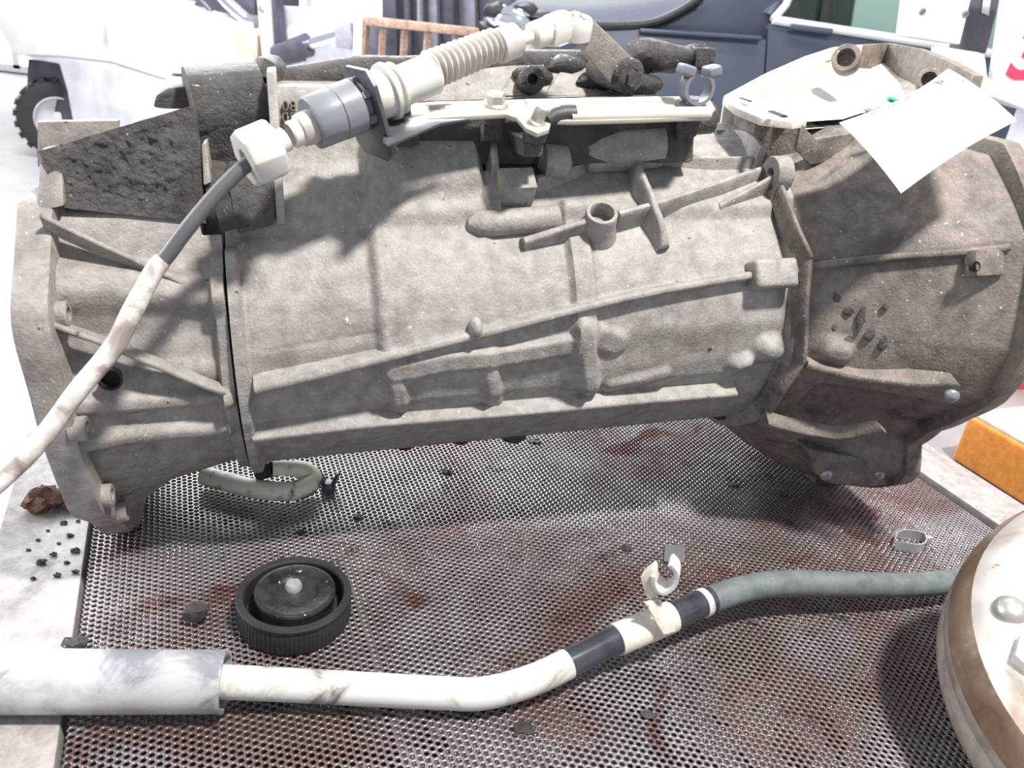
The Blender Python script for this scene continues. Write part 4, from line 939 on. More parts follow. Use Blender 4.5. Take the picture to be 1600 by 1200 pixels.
MB().prism([Vector(p) for p in ((0.0996, 0.4240, 0.0773), (0.1057, 0.4240, 0.0856), (0.1079, 0.4240, 0.0828), (0.1091, 0.4240, 0.0765), (0.1126, 0.4240, 0.0717), (0.1182, 0.4240, 0.0693), (0.1097, 0.4240, 0.0592), (0.1056, 0.4240, 0.0630))], (0.004, 0.010, 0)).build('hook_plate', 'ivory_enamel', pipe, bevel=0.0008)
hook = bez([Vector(p) for p in ((0.1088, 0.4280, 0.0808), (0.1106, 0.4280, 0.0735), (0.1146, 0.4280, 0.0681), (0.1198, 0.4280, 0.0683), (0.1239, 0.4280, 0.0739), (0.1247, 0.4280, 0.0805), (0.1226, 0.4280, 0.0866), (0.1179, 0.4280, 0.0912))], 4)
strap(hook, Vector((0.25, 0.97, 0)), 0.013, 0.003, 'hook', 'scuff', pipe)

# black ribbed cap lying upside down
cc = Vector((-0.134, 0.431, 0))
cap = thing('ribbed_cap', 'round black plastic cap with ribbed edge lying upside down', 'cap', cc)
def rib_r(a, j): return 1 + (0.013 if (int(round(a / (2 * math.pi) * 240)) % 3 == 0 and j in (1, 2, 3)) else 0)
MB().lathe([(0.0365, 0.0), (0.0378, 0.0015), (0.0388, 0.004), (0.0388, 0.0165), (0.0384, 0.0195), (0.0392, 0.0200), (0.0394, 0.0222), (0.0385, 0.0235), (0.0345, 0.0235), (0.0335, 0.022), (0.0330, 0.008), (0.0001, 0.007)], cc, (0, 0, 1), 240, rfun=rib_r).build('cap_shell', 'rubber', cap, angle=25, label='ribbed black rim')
MT['oil_plastic'] = grime('oily_black_plastic', (0.012, 0.012, 0.014), (0.05, 0.05, 0.055), 0.12, 0.35, 0.002)
MB().lathe([(0.0272, 0.006), (0.0272, 0.020), (0.0280, 0.0215), (0.0276, 0.0232), (0.0252, 0.0238), (0.0235, 0.0230), (0.0165, 0.0222), (0.0140, 0.0195), (0.0070, 0.0185), (0.0001, 0.0183)], cc + Vector((0.0, 0.002, 0)), (0, 0, 1), 72).build('inner_plug', 'oil_plastic', cap, label='oily raised inner plug')
MB().lathe([(0.0062, 0.017), (0.0062, 0.0205), (0.0050, 0.0228), (0.0001, 0.0230)], cc + Vector((-0.0035, 0.0095, 0)), (0, 0, 1), 16).rough(0.0008, 300).build('centre_knob', 'zinc_grey', cap, label='grey smudge of sealant on the centre knob')

# torque converter leaning on its hub
tc = Vector((0.438, 0.374, 0.058)); tn = Vector((-0.2, -0.27, 0.92)).normalized()
conv = thing('torque_converter', 'silver torque converter with brown heat stains beside the pipe end', 'torque converter', (0.445, 0.40, 0))
m, nt, b = nodes('heat_stained_steel'); v = coord(nt)
c1 = ramp(nt, noise(nt, v, 9, 6, 0.6, 0.8), ((0.34, (0.34, 0.25, 0.18)), (0.44, (0.55, 0.51, 0.46)), (0.58, (0.72, 0.70, 0.67))))
c1 = mix(nt, ramp(nt, noise(nt, v, 60, 6, 0.7), ((0.62, 0), (0.70, 1))), c1, (0.16, 0.10, 0.07))
L(nt, c1, b.inputs['Base Color']); b.inputs['Metallic'].default_value = 0.45
L(nt, ramp(nt, noise(nt, v, 30, 4), ((0.3, 0.25), (0.7, 0.5))), b.inputs['Roughness'])
bump(nt, b, noise(nt, v, 150, 4), 0.15, 0.0008); MT['heat'] = m
RC = 0.142
shell_p = [(0.03, -0.050), (0.03, -0.038), (0.07, -0.036), (0.105, -0.024), (0.128, -0.008), (RC * 0.985, 0.004), (RC, 0.012), (RC, 0.026), (RC * 0.993, 0.0275), (RC * 0.993, 0.0290), (RC * 0.998, 0.0300), (RC * 0.995, 0.040), (RC * 0.975, 0.052), (RC * 0.935, 0.062), (RC * 0.88, 0.0685), (RC * 0.81, 0.0715), (RC * 0.62, 0.0705), (RC * 0.56, 0.066), (RC * 0.5, 0.058), (RC * 0.2, 0.056), (RC * 0.16, 0.06), (0.0001, 0.06)]
m, nt, b = nodes('brown_heat_tint'); v = coord(nt)
L(nt, ramp(nt, noise(nt, v, 24, 6, 0.65, 0.6), ((0.32, (0.20, 0.12, 0.075)), (0.55, (0.33, 0.23, 0.16)), (0.75, (0.55, 0.47, 0.40)))), b.inputs['Base Color'])
b.inputs['Metallic'].default_value = 0.45; b.inputs['Roughness'].default_value = 0.35; bump(nt, b, noise(nt, v, 150, 4), 0.15, 0.0008); MT['tint'] = m
MT['side_steel'] = cast('dull_converter_steel', (0.27, 0.22, 0.19), (0.42, 0.37, 0.34), (0.2, 0.13, 0.09), 0.5, 200, 0.2, 0.4, 0.1)
cs_ = MB().lathe(shell_p[:12], tc, tn, 96).build('converter_shell', 'side_steel', conv, angle=50)
MB().lathe(shell_p[11:14], tc, tn, 96).build('tinted_shoulder', 'tint', conv, angle=50, label='brown heat tint around the shoulder')
MB().lathe(shell_p[13:], tc, tn, 96).build('converter_face', 'heat', conv, angle=50, label='silver front face')
te = Vector((1, 0, 0)); te = (te - tn * te.dot(tn)).normalized(); tf = tn.cross(te)
def tpt(r, a, h): return tc + te * (r * math.cos(R_(a))) + tf * (r * math.sin(R_(a))) + tn * h
for a in (181, 241, 121, 61, 301, 1):
    lg = MB(); rad = (te * math.cos(R_(a)) + tf * math.sin(R_(a))); tan_ = tn.cross(rad)
    lg.prism([tpt(RC * 0.60, a - 11, 0.0765), tpt(RC * 0.60, a + 11, 0.0765), tpt(RC * 0.80, a + 7, 0.0775), tpt(RC * 0.85, a, 0.0775), tpt(RC * 0.80, a - 7, 0.0775)], tn * -0.010)
    l_ = lg.build('drive_lug', 'scuff', conv, bevel=0.0012, label='bright drive lug')
    MB().lathe([(0.0055, 0.0772), (0.0055, 0.0785), (0.0045, 0.079), (0.0042, 0.0772), (0.0040, 0.072)], tc + rad * RC * 0.74, tn, 18).build('thread_hole', 'shadow', l_)
    rv = tpt(RC * 0.80, a - 17, 0.071)
    MB().lathe([(0.010, -0.001), (0.0095, 0.002), (0.0075, 0.0045), (0.004, 0.006), (0.0001, 0.0065)], rv, tn, 20).build('rivet', 'bolt', conv)

# hose bits under the gearbox
hs = thing('elbow_hose', 'short cream elbow hose on the bench under the gearbox', 'hose', (-0.1949, 0.5766, 0.0000))
m, nt, b = nodes('stained_cream_hose'); v = coord(nt)
L(nt, ramp(nt, noise(nt, v, 45, 5, 0.6), ((0.56, (0.78, 0.74, 0.6)), (0.68, (0.06, 0.055, 0.05)))), b.inputs['Base Color']); b.inputs['Roughness'].default_value = 0.5; MT['cream_hose'] = m
MB().tube(bez([Vector(p) for p in ((-0.2571, 0.5752, 0.0120), (-0.2375, 0.5708, 0.0110), (-0.2076, 0.5652, 0.0110), (-0.1805, 0.5670, 0.0110), (-0.1677, 0.5764, 0.0120), (-0.1644, 0.5849, 0.0150), (-0.1710, 0.5882, 0.0200), (-0.1826, 0.5834, 0.0240), (-0.1972, 0.5768, 0.0260))], 6), lerp_list([0.0085, 0.0085, 0.0085, 0.0085, 0.0092, 0.0088, 0.008, 0.007, 0.0065], 49), 16).build('hose_tube', 'cream_hose', hs)
MB().tube([Vector((-0.1972, 0.5768, 0.0260)), Vector((-0.2103, 0.5740, 0.0220))], 0.0075, 14).build('hose_end', 'oily', hs, label='black hose end')
wn = thing('wing_plug', 'small dark grey winged plug next to the cream hose', 'plug', (-0.1499, 0.5883, 0.0000))
MB().lathe([(0.006, 0), (0.0065, 0.005), (0.004, 0.009), (0.0001, 0.0095)], (-0.1520, 0.5920, 0.0000), (0, 0, 1), 14).build('plug_body', 'dark_steel', wn)
for dx_, tl in ((-0.006, -0.5), (0.006, 0.4)):
    MB().box(Vector((-0.1520, 0.5920, 0.0000)) + Vector((dx_, 0, 0.012)), (0.004, 0.007, 0.016), (Vector((1, 0, -tl)).normalized(), Vector((0, 1, 0)), Vector((tl, 0, 1)).normalized())).build('wing', 'dark_steel', wn, bevel=0.0015)
# spring clip
sc_ = [Vector(p) for p in ((0.3631, 0.6093, 0.0050), (0.3718, 0.6228, 0.0050), (0.3822, 0.6278, 0.0050), (0.3940, 0.6272, 0.0050), (0.3972, 0.6219, 0.0050), (0.3921, 0.6112, 0.0050), (0.3827, 0.6056, 0.0050), (0.3712, 0.6062, 0.0050), (0.3636, 0.6047, 0.0050))]
rw = bez(sc_, 4); mb = MB(); rows = []
ctr = sum(rw, Vector((0, 0, 0))) / len(rw)
for p in rw:
    d = (p - ctr); d.z = 0; d.normalize(); z0 = Vector((p.x, p.y, 0.0)); z1 = Vector((p.x, p.y, 0.009))
    rows.append([z0 - d * 0.0006, z0 + d * 0.0006, z1 + d * 0.0006, z1 - d * 0.0006, z0 - d * 0.0006])
mb.grid(rows); mb.F += [(0, 1, 2, 3), tuple((len(rw) - 1) * 5 + j for j in (3, 2, 1, 0))]
sp = thing('spring_clip', 'small bent grey metal spring clip near the converter', 'clip', (0.3839, 0.6220, 0.0000))
mb.build('clip_band', 'zinc_grey', sp, weld=True)
MB().box(Vector((0.3990, 0.6199, 0.0060)), (0.007, 0.005, 0.007), (Vector((0.9, 0.4, 0)).normalized(), Vector((-0.4, 0.9, 0)).normalized(), Vector((0, 0, 1)))).build('clip_tab', 'zinc_grey', sp, bevel=0.001)
# grey square of sheet
q = [Vector(p) for p in ((0.1489, 0.5695, 0.0006), (0.1667, 0.5720, 0.0006), (0.1625, 0.5474, 0.0006), (0.1449, 0.5458, 0.0006))]
single(MB().prism(q, (0, 0, 0.0008)), 'flat_square', plain('flat_grey', (0.12, 0.125, 0.13), 0.6), 'small flat grey square lying behind the pipe hook', 'scrap', q[0])
# lumps of dirt and flakes
def lump(c, r, name, mat, label, cat='dirt', group=None, sq=(1, 1, 0.7), amp=0.35):
    c = Vector(c); mb = MB().ball((0, 0, r * sq[2] * 0.8), r, 12, sq)
    from mathutils import noise as mn
    sd = random.random() * 50
    mb.V = [tuple(Vector(v) + mn.noise_vector(Vector(v) * (1.6 / r) + Vector((sd, 0, 0))) * r * amp) for v in mb.V]
    mz = min(v[2] for v in mb.V); mb.V = [(v[0], v[1], v[2] - mz - 0.0003) for v in mb.V]
    o = mb.build(name, mat, None, angle=30); o.location = c
    return tag(o, label, cat, group)
lump((-0.1985, 0.4177, 0.0000), 0.0085, 'dirt_lump', 'oily', 'shiny black lump of greasy dirt by the cap')
lump((-0.2644, 0.3822, 0.0000), 0.006, 'dirt_lump', 'oily', 'flat black smear of dirt at the bench rail', sq=(1.4, 1, 0.4))
MT['rust_dirt'] = grime('rusty_dirt', (0.09, 0.045, 0.025), (0.26, 0.14, 0.08), 0.8, 1.0, 0.004)
for i, (p, r) in enumerate((((-0.3643, 0.5200, 0.0020), .013), ((-0.3669, 0.5122, 0.0020), .009), ((-0.3554, 0.5256, 0.0020), .009), ((-0.3428, 0.5191, 0.0020), .006))):
    lump(p, r, 'dirt_clod', 'rust_dirt', 'rust-brown clod of dirt on the pale bench rail below the flange', 'dirt', 'clods of dirt on the rail', (1.2, 0.9, 0.6), 0.5)
crumb_px = [(-0.3448, 0.4767, 0.0020), (-0.3446, 0.4891, 0.0020), (-0.3286, 0.4759, 0.0020), (-0.3255, 0.4862, 0.0020), (-0.3297, 0.5049, 0.0020), (-0.3385, 0.5005, 0.0020), (-0.3248, 0.4625, 0.0020), (-0.3278, 0.4529, 0.0020), (-0.3123, 0.4696, 0.0020), (-0.3450, 0.4648, 0.0020), (-0.3111, 0.4560, 0.0020), (-0.3240, 0.4355, 0.0020), (-0.3100, 0.4416, 0.0020), (-0.2999, 0.4471, 0.0020)]
for i, p in enumerate(crumb_px):
    lump(p, 0.0012 + 0.0016 * random.random(), 'dirt_crumb', 'oily', 'tiny black crumb of dirt scattered on the pale bench rail', 'dirt', 'crumbs on the rail', (1.3, 0.9, 0.45), 0.7)
flake_px = [(-0.1579, 0.5275, -0.0000), (-0.0519, 0.6450, 0.0000), (-0.1170, 0.5577, 0.0000), (0.2317, 0.6849, 0.0000), (-0.0054, 0.3663, -0.0000), (0.2079, 0.4847, 0.0000), (0.1139, 0.5580, 0.0000), (0.0305, 0.7244, 0.0000), (0.0341, 0.3581, 0.0000), (0.1144, 0.3810, 0.0000)]
for i, p in enumerate(flake_px):
    lump(p, 0.0025 + 0.0025 * random.random(), 'grease_flake', ('oily', 'grime')[i % 2], ('shiny black flake of grease on the perforated sheet', 'dull brown flake of dirt on the perforated sheet')[i % 2], 'dirt', ('black grease flakes', 'brown dirt flakes')[i % 2], (1.5, 1.0, 0.22), 0.45)
# grease blobs clinging to the underside edge of the case
for p, r in (((0.2312, -58.08), .006), ((0.2733, -48.88), .006), ((0.3192, -49.66), .009), ((0.5215, -58.10), .007)):
    MB().ball(cy(p[0], p[1] - 6, 0.109), r, 10, (1.4, 0.8, 1.0)).rough(0.002, 150).build('grease_blob', 'oily', gb)

# ------------------------------------------------------------------ next to the bench: side table, orange box, red box
RX = BX1 + 0.004 + LW
stb = thing('side_table', 'plain grey steel side table standing against the right of the workbench', 'table', (RX + 0.25, 0.56, FLOOR), BF)
MB().box((RX + 0.251, 0.56, -0.045), (0.49, 0.92, 0.03)).build('table_top', plain('grey_table_steel', (0.30, 0.29, 0.285), 0.45, 0.2, 0.15, 10, 0.1), stb, bevel=0.003)
for x in (RX + 0.05, RX + 0.46):
    for y in (0.14, 0.98):
        MB().box((x, y, (FLOOR - 0.06) / 2), (0.04, 0.04, -FLOOR - 0.06)).build('leg', 'dark_steel', stb, bevel=0.002)
MB().box((RX + 0.251, 0.56, -0.5), (0.44, 0.86, 0.02)).build('shelf', 'dark_steel', stb)
OBX = (0.8397, 0.5644, -0.0300)
ob = thing('orange_box', 'orange painted box with a worn cream lid on the side table', 'box', (OBX[0] + 0.1, OBX[1] - 0.15, -0.03), BF)
OW, OL, OH = 0.26, 0.36, 0.062
MB().box((OBX[0] + OW / 2 + 0.002, OBX[1] - OL / 2, -0.03 + OH / 2), (OW, OL, OH)).build('box_body', 'orange', ob, bevel=0.006, seg=3)
MB().box((OBX[0] + OW / 2 + 0.002, OBX[1] - OL / 2, -0.03 + OH + 0.001), (OW - 0.004, OL - 0.004, 0.006)).build('lid', 'cream_top', ob, bevel=0.002, label='worn cream coloured lid')
MB().box((OBX[0] + 0.085, OBX[1] - 0.06, -0.03 + OH + 0.006), (0.10, 0.022, 0.008)).build('latch', 'bolt_grey', ob, bevel=0.002)
MB().box((OBX[0] + 0.08, OBX[1] - 0.10, -0.03 + OH + 0.0045), (0.05, 0.03, 0.001)).build('sticker', 'yellow', ob)
rb = (1.1059, 0.7056, -0.0300)
rbx = thing('red_case', 'red metal tool case standing behind the bell housing', 'case', (rb[0] + 0.15, rb[1] + 0.1, -0.03), BF)
MB().box((rb[0] + 0.17, rb[1] + 0.11, 0.0125), (0.34, 0.22, 0.085)).build('case_body', 'red_paint', rbx, bevel=0.006)
MB().box((rb[0] + 0.17, rb[1] + 0.11, 0.07), (0.345, 0.225, 0.03)).build('case_lid', 'red_paint', rbx, bevel=0.005)
MB().box((rb[0] + 0.17, rb[1] - 0.003, 0.055), (0.04, 0.008, 0.03)).build('catch', 'bolt_grey', rbx, bevel=0.001)

# ------------------------------------------------------------------ forklift behind at the left
FA = math.atan2(-0.45, 1.91)
FF = Matrix.Rotation(FA, 4, 'Z'); FF.translation = Vector((-3.08, 4.95, 0))
fl = thing('forklift', 'cream and white forklift truck with a rusty load guard parked behind the bench', 'forklift', (0.9, 0.5, FLOOR), FF)
def FP(l, d=0.0): return [Vector((p[0], p[1] + d, p[2])) for p in l]
# chassis with wheel arch
MB().prism(FP([(-0.4115, 0.0000, 0.2040), (-0.0800, 0.0000, -0.1877), (-0.0005, 0.0000, -0.2066), (0.1996, 0.0000, -0.2106), (0.2314, 0.0000, -0.3498), (0.2474, -0.0000, -0.5393), (0.2405, 0.0000, -0.7039), (1.0673, 0.0000, -0.6799), (1.5809, 0.0000, -0.6215), (2.0667, 0.0000, -0.5699), (2.0768, 0.0000, -0.1086), (1.5943, 0.0000, -0.1316), (0.9284, 0.0000, -0.1895), (0.5555, 0.0000, -0.1461), (0.1999, 0.0000, -0.1543), (0.1412, -0.0000, 0.2736)]), (0, 1.05, 0)).build('chassis', 'fork_grey', fl, bevel=0.012)
MB().prism(FP([(-0.3845, -0.0100, 0.2723), (-0.1185, -0.0100, -0.1993), (0.2071, -0.0100, -0.1672), (0.5716, -0.0100, -0.1542), (0.9349, -0.0100, -0.2019), (0.9381, -0.0100, -0.1672), (0.5766, -0.0100, -0.1158), (0.2507, -0.0100, -0.1202), (0.2473, -0.0100, 0.3311)]), (0, 1.05, 0)).build('counterweight', 'white_paint', fl, bevel=0.02)
MB().prism(FP([(-0.1405, 0.1200, -0.2270), (0.1050, 0.1200, -0.2190), (0.1584, 0.1200, -0.5945), (-0.2399, 0.1200, -0.6515)]), (0, 0.8, 0)).build('wheel_arch', 'mast', fl, label='dark wheel arch')
MB().prism(FP([(0.5124, 0.0300, -0.1453), (0.5235, 0.0300, 0.0673), (0.5759, 0.0300, 0.1392), (0.6983, 0.0300, 0.1717), (0.9575, 0.0300, 0.1924), (1.2303, 0.0300, 0.1638), (1.4264, 0.0300, 0.1215), (1.5043, 0.0300, 0.1046), (1.5046, 0.0300, -0.1145), (1.2513, 0.0300, -0.1533), (0.9238, 0.0300, -0.1742)]), (0, 0.95, 0)).build('hood', 'cream_paint', fl, bevel=0.035, seg=4, label='rounded cream engine cover')
MB().prism(FP([(1.3775, 0.0200, 0.1159), (1.5183, 0.0200, 0.0999), (1.5111, 0.0200, -0.1099), (1.3897, 0.0200, -0.1319)]), (0, 0.9, 0)).build('front_panel', 'peach_paint', fl, bevel=0.01)
MB().prism(FP([(0.2031, 0.0500, -0.1268), (0.2785, 0.0500, 0.3381), (0.5291, 0.0500, 0.3614), (0.4590, 0.0500, -0.1523)]), (0, 0.9, 0)).build('seat_base', 'white_paint', fl, bevel=0.03)
# steered rear wheel
wc = Vector(((0.0047, 0.0000, -0.5888)[0], 0.16, FLOOR + 0.237)); wa = Vector((0.62, -0.80, 0)).normalized(); WR = 0.237
wh = MB().lathe([(0.13, -0.08), (0.20, -0.09), (0.228, -0.08), (WR, -0.055), (WR, 0.055), (0.228, 0.08), (0.20, 0.09), (0.145, 0.082), (0.13, 0.06)], wc, wa, 48).build('rear_tyre', 'rubber', fl)
for k in range(22):
    a = 2 * math.pi * k / 22; e = Vector((0, 0, 1)); f_ = wa.cross(e); d = e * math.cos(a) + f_ * math.sin(a)
    for sg in (-1, 1):
        MB().box(wc + d * (WR + 0.003) + wa * 0.045 * sg, (0.07, 0.035, 0.018), (wa, wa.cross(d).normalized(), d)).build('tread_block', 'rubber', wh)
MB().lathe([(0.145, 0.075), (0.135, 0.085), (0.12, 0.05), (0.05, 0.03), (0.045, 0.06), (0.0001, 0.062)], wc, wa, 36).build('wheel_rim', 'fork_grey', fl)
MB().cyl(wc - wa * 0.05, wc - wa * 0.25, 0.04).build('axle', 'mast', fl)
for s_ in (1.72,):
    c2 = Vector((s_, 0.12, FLOOR + 0.30)); MB().lathe([(0.17, -0.1), (0.28, -0.1), (0.30, -0.07), (0.30, 0.07), (0.28, 0.1), (0.17, 0.1), (0.15, 0.06), (0.05, 0.05), (0.0001, 0.07)], c2, (0, -1, 0), 40).build('front_tyre', 'rubber', fl)
# driver's station: levers, seat edge
MB().prism(FP([(0.9501, 0.2500, 0.1641), (1.0480, 0.2500, 0.3591), (1.3674, 0.2500, 0.3899), (1.3572, 0.2500, 0.1078), (1.2003, 0.2500, 0.1239)]), (0, 0.5, 0)).build('dashboard', 'mast', fl, bevel=0.01)
MB().tube(bez([Vector(p) for p in ((1.2141, 0.1500, 0.2678), (1.2801, 0.1500, 0.2166), (1.3703, 0.1500, 0.1614), (1.4303, 0.1500, 0.1550))], 5), 0.035, 12).build('steering_column', 'chrome', fl)
MB().tube(bez([Vector(p) for p in ((0.9479, 0.1800, 0.2351), (1.0554, 0.1800, 0.2265), (1.1264, 0.1800, 0.1749))], 5), 0.014, 10).build('lever', 'mast', fl)
MB().tube(bez([Vector(p) for p in ((1.1047, 0.1800, 0.1593), (1.1864, 0.1800, 0.1417), (1.2143, 0.1800, 0.1248))], 5), 0.012, 10).build('lever', 'chrome', fl)
# upright of the front cowl
MB().prism(FP([(1.5332, -0.0200, 0.4500), (1.6079, -0.0200, 0.4569), (1.6407, -0.0200, -0.0200), (1.5702, -0.0200, -0.0351)]), (0, 0.05, 0)).build('cowl_post', 'white_paint', fl, bevel=0.004)
MB().prism(FP([(1.5881, 0.0000, 0.4564), (1.6254, 0.0000, 0.4599), (1.6752, 0.0000, -0.0229), (1.6284, 0.0000, -0.0287)]), (0, 0.08, 0)).build('cowl_post', 'mast', fl, bevel=0.004)
for p in ((1.5810, -0.0300, 0.2316), (1.5968, -0.0300, -0.0057)): MB().lathe([(0.016, 0), (0.016, 0.008), (0.0001, 0.012)], p, (0, -1, 0), 12).build('bolt', 'bolt', fl)
MB().prism(FP([(1.5590, 0.1000, 0.2511), (1.9702, 0.1000, 0.2698), (2.0749, 0.1000, 0.2379), (2.1043, 0.1000, -0.0125), (1.6143, 0.1000, -0.0904)]), (0, 0.7, 0)).build('front_cowl', plain('lilac_grey_paint', (0.55, 0.56, 0.62), 0.45), fl, bevel=0.01)
MB().lathe([(0.055, 0.0), (0.055, 0.012), (0.0001, 0.012)], (1.6769, 0.1000, 0.1080), (0, -1, 0), 4).build('cowl_window', 'white_paint', fl)
# tilt cylinder
ta, tb_, tcn = (Vector(p) for p in ((1.6690, -0.0400, 0.0097), (1.8597, -0.0400, 0.0892), (2.1017, -0.0400, 0.1787)))
MB().tube([ta, tb_], [0.055, 0.06], 20).build('tilt_cylinder', 'mast', fl, label='dark hydraulic tilt cylinder')
MB().tube([tb_, tcn], [0.028, 0.028], 16).build('cylinder_rod', 'chrome', fl)
MB().prism(FP([(2.0384, -0.1000, 0.1895), (2.1200, -0.1000, 0.2284), (2.1466, -0.1000, 0.1538), (2.1407, -0.1000, 0.0986), (2.0468, -0.1000, 0.0997)]), (0, 0.12, 0)).build('clevis', plain('grey_iron', (0.35, 0.35, 0.39), 0.5), fl, bevel=0.008)
MB().lathe([(0.05, 0), (0.05, 0.05), (0.0001, 0.06)], (1.4831, -0.0200, -0.0523), (0, -1, 0), 16).build('hinge_pin', 'fork_grey', fl)
MB().prism(FP([(1.4507, -0.0200, -0.0695), (1.8027, -0.0200, 0.0189), (1.8026, -0.0200, -0.0003), (1.4655, -0.0200, -0.0940)]), (0, 0.06, 0)).build('pedal_rod', 'mast', fl)
# mast
for i, (x0, x1, mt) in enumerate(((584, 606, 'mast'), (608, 622, 'mast_lilac'), (628, 650, 'mast'), (656, 672, 'mast_lilac'), (676, 694, 'mast'), (700, 728, 'mast_lilac'), (734, 762, 'mast'), (766, 790, 'mast'))):
    pass
def rail(a, b2, c, d, mt, th_): MB().prism([Vector(a), Vector(b2), Vector(c), Vector(d)], (0, th_, 0)).build('mast_rail', mt, fl, bevel=0.006)
rail((2.1200, 0.1000, 1.4575), (2.1903, 0.1000, 1.4600), (2.3178, 0.1000, -0.0831), (2.2357, 0.1000, -0.0939), 'mast', 0.12)
rail((2.1507, 0.2000, 1.4852), (2.2027, 0.2000, 1.4870), (2.3428, 0.2000, -0.0859), (2.2823, 0.2000, -0.0939), 'mast_lilac', 0.1)
rail((2.1934, 0.2500, 1.5000), (2.2650, 0.2500, 1.5025), (2.4207, 0.2500, -0.0788), (2.3373, 0.2500, -0.0897), 'mast', 0.1)
rail((2.2567, 0.3000, 1.5155), (2.3089, 0.3000, 1.5174), (2.4770, 0.3000, -0.0745), (2.4163, 0.3000, -0.0824), 'mast_lilac', 0.1)
rail((2.2948, 0.3500, 1.5302), (2.3668, 0.3500, 1.5327), (2.5570, 0.3500, -0.0671), (2.4735, 0.3500, -0.0780), 'mast', 0.1)
rail((2.3406, 0.4500, 1.5584), (2.4398, 0.4500, 1.5619), (2.6520, 0.4500, -0.0607), (2.5371, 0.4500, -0.0757), 'mast_lilac', 0.1)
rail((2.4346, 0.5000, 1.5750), (2.6251, 0.5000, 1.5818), (2.8634, 0.5000, -0.0361), (2.6511, 0.5000, -0.0639), 'mast', 0.12)
MB().tube([Vector((2.3444, 0.0500, 1.4522)), Vector((2.4440, 0.0500, 0.2476))], 0.014, 12).build('lift_chain', 'chrome', fl)
# rusty load guard
MB().prism(FP([(2.1877, -0.1600, 0.2643), (2.2361, -0.1600, 0.2667), (2.8821, -0.1600, 0.2782), (2.8860, -0.1600, 0.2392), (2.2443, -0.1600, 0.2241), (2.2322, -0.1600, -0.0785), (2.1856, -0.1600, -0.0846)]), (0, 0.05, 0)).build('guard_frame', 'rust', fl, bevel=0.008, label='rusty load guard frame')
MB().prism(FP([(2.1824, -0.1700, 0.2578), (2.2272, -0.1700, 0.2627), (2.2263, -0.1700, -0.0787), (2.1762, -0.1700, -0.0852)]), (0, 0.02, 0)).build('guard_post_lit', 'white_paint', fl, bevel=0.004)  # white face over the rusty post paints in its lit side
for x in (((2.3205, -0.1300, 0.2210), (2.3180, -0.1300, -0.0691)), ((2.4372, -0.1300, 0.2254), (2.4380, -0.1300, -0.0535)), ((2.5591, -0.1300, 0.2304), (2.5630, -0.1300, -0.0371)), ((2.7059, -0.1300, 0.2356), (2.7164, -0.1300, -0.0171)), ((2.8144, -0.1300, 0.2394), (2.8270, -0.1300, -0.0026))):
    MB().tube([Vector(x[0]), Vector(x[1])], 0.02, 4).build('guard_bar', 'rust', fl)

# ------------------------------------------------------------------ dark car behind at the right
CY = 3.6
m, nt, b = nodes('dark_blue_car_paint'); v = coord(nt)
b.inputs['Base Color'].default_value = (0.075, 0.088, 0.12, 1); b.inputs['Roughness'].default_value = 0.35; b.inputs['Specular IOR Level'].default_value = 0.3
b.inputs['Coat Weight'].default_value = 0.05; b.inputs['Metallic'].default_value = 0.1
bump(nt, b, noise(nt, v, 2.2, 2), 0.06, 0.05); MT['car'] = m
m, nt, b = nodes('tinted_glass'); b.inputs['Base Color'].default_value = (0.03, 0.045, 0.045, 1); b.inputs['Roughness'].default_value = 0.05; MT['car_glass'] = m
m, nt, b = nodes('green_tinted_glass'); b.inputs['Base Color'].default_value = (0.28, 0.40, 0.36, 1); b.inputs['Roughness'].default_value = 0.08; MT['car_glass_green'] = m
car = thing('car', 'dark blue car with chrome window trim standing behind the gearbox', 'car', (0.9, CY + 0.8, FLOOR))
def CP(l): return [Vector(p) for p in l]
def side(rows, name, mat, parent, th=0.05, label=None):
    """body panel: rows of points down the side, the middle bulging towards the viewer"""
    n = len(rows); out = []
    for i, r_ in enumerate(rows):
        k = i / (n - 1); out.append([Vector(p) + Vector((0, -0.07 * math.sin(math.pi * min(1, k * 1.1 + 0.05)), 0)) for p in r_])
    mb = MB(); mb.grid(out); mb.grid([[p + Vector((0, th, 0)) for p in r_] for r_ in out], True)
    return mb.build(name, mat, parent, angle=40, label=label)
def panel(tl, tr, bl_, br, nx=8, nz=10):
    tl, tr, bl_, br = (Vector(p) for p in (tl, tr, bl_, br))
    return [[tl.lerp(tr, i / nx).lerp(bl_.lerp(br, i / nx), j / nz) for i in range(nx + 1)] for j in range(nz + 1)]
side(panel((0.0309, 3.6000, 0.3575), (0.8643, 3.6000, 0.3814), (-0.0648, 3.6000, -0.7167), (1.0095, 3.6000, -0.7724)), 'front_wing', 'car', car, label='dark blue front wing')
side(panel((0.8594, 3.6000, 0.4434), (2.0233, 3.6000, 0.4225), (1.0273, 3.6000, -0.7701), (2.4149, 3.6000, -0.8541)), 'door', 'car', car, label='dark blue front door')
MB().prism(CP([(0.3121, 3.6400, 0.3633), (0.4268, 3.6400, 0.3954), (0.5338, 3.6400, 0.4601), (0.5984, 3.6400, 0.5288), (0.6129, 3.6400, 0.6415), (0.9448, 3.6400, 0.6767), (0.9024, 3.6400, 0.5002), (0.8817, 3.6400, 0.4355), (0.8815, 3.6400, 0.3721)]), (0, 0.02, 0)).build('wing_top', 'car', car, bevel=0.004)
# crease line
MB().tube([Vector((0.3465, 3.5700, 0.3590)), Vector((0.8332, 3.5600, 0.3841))], 0.02, 10, flat=0.5).build('wing_crease', 'car', car)
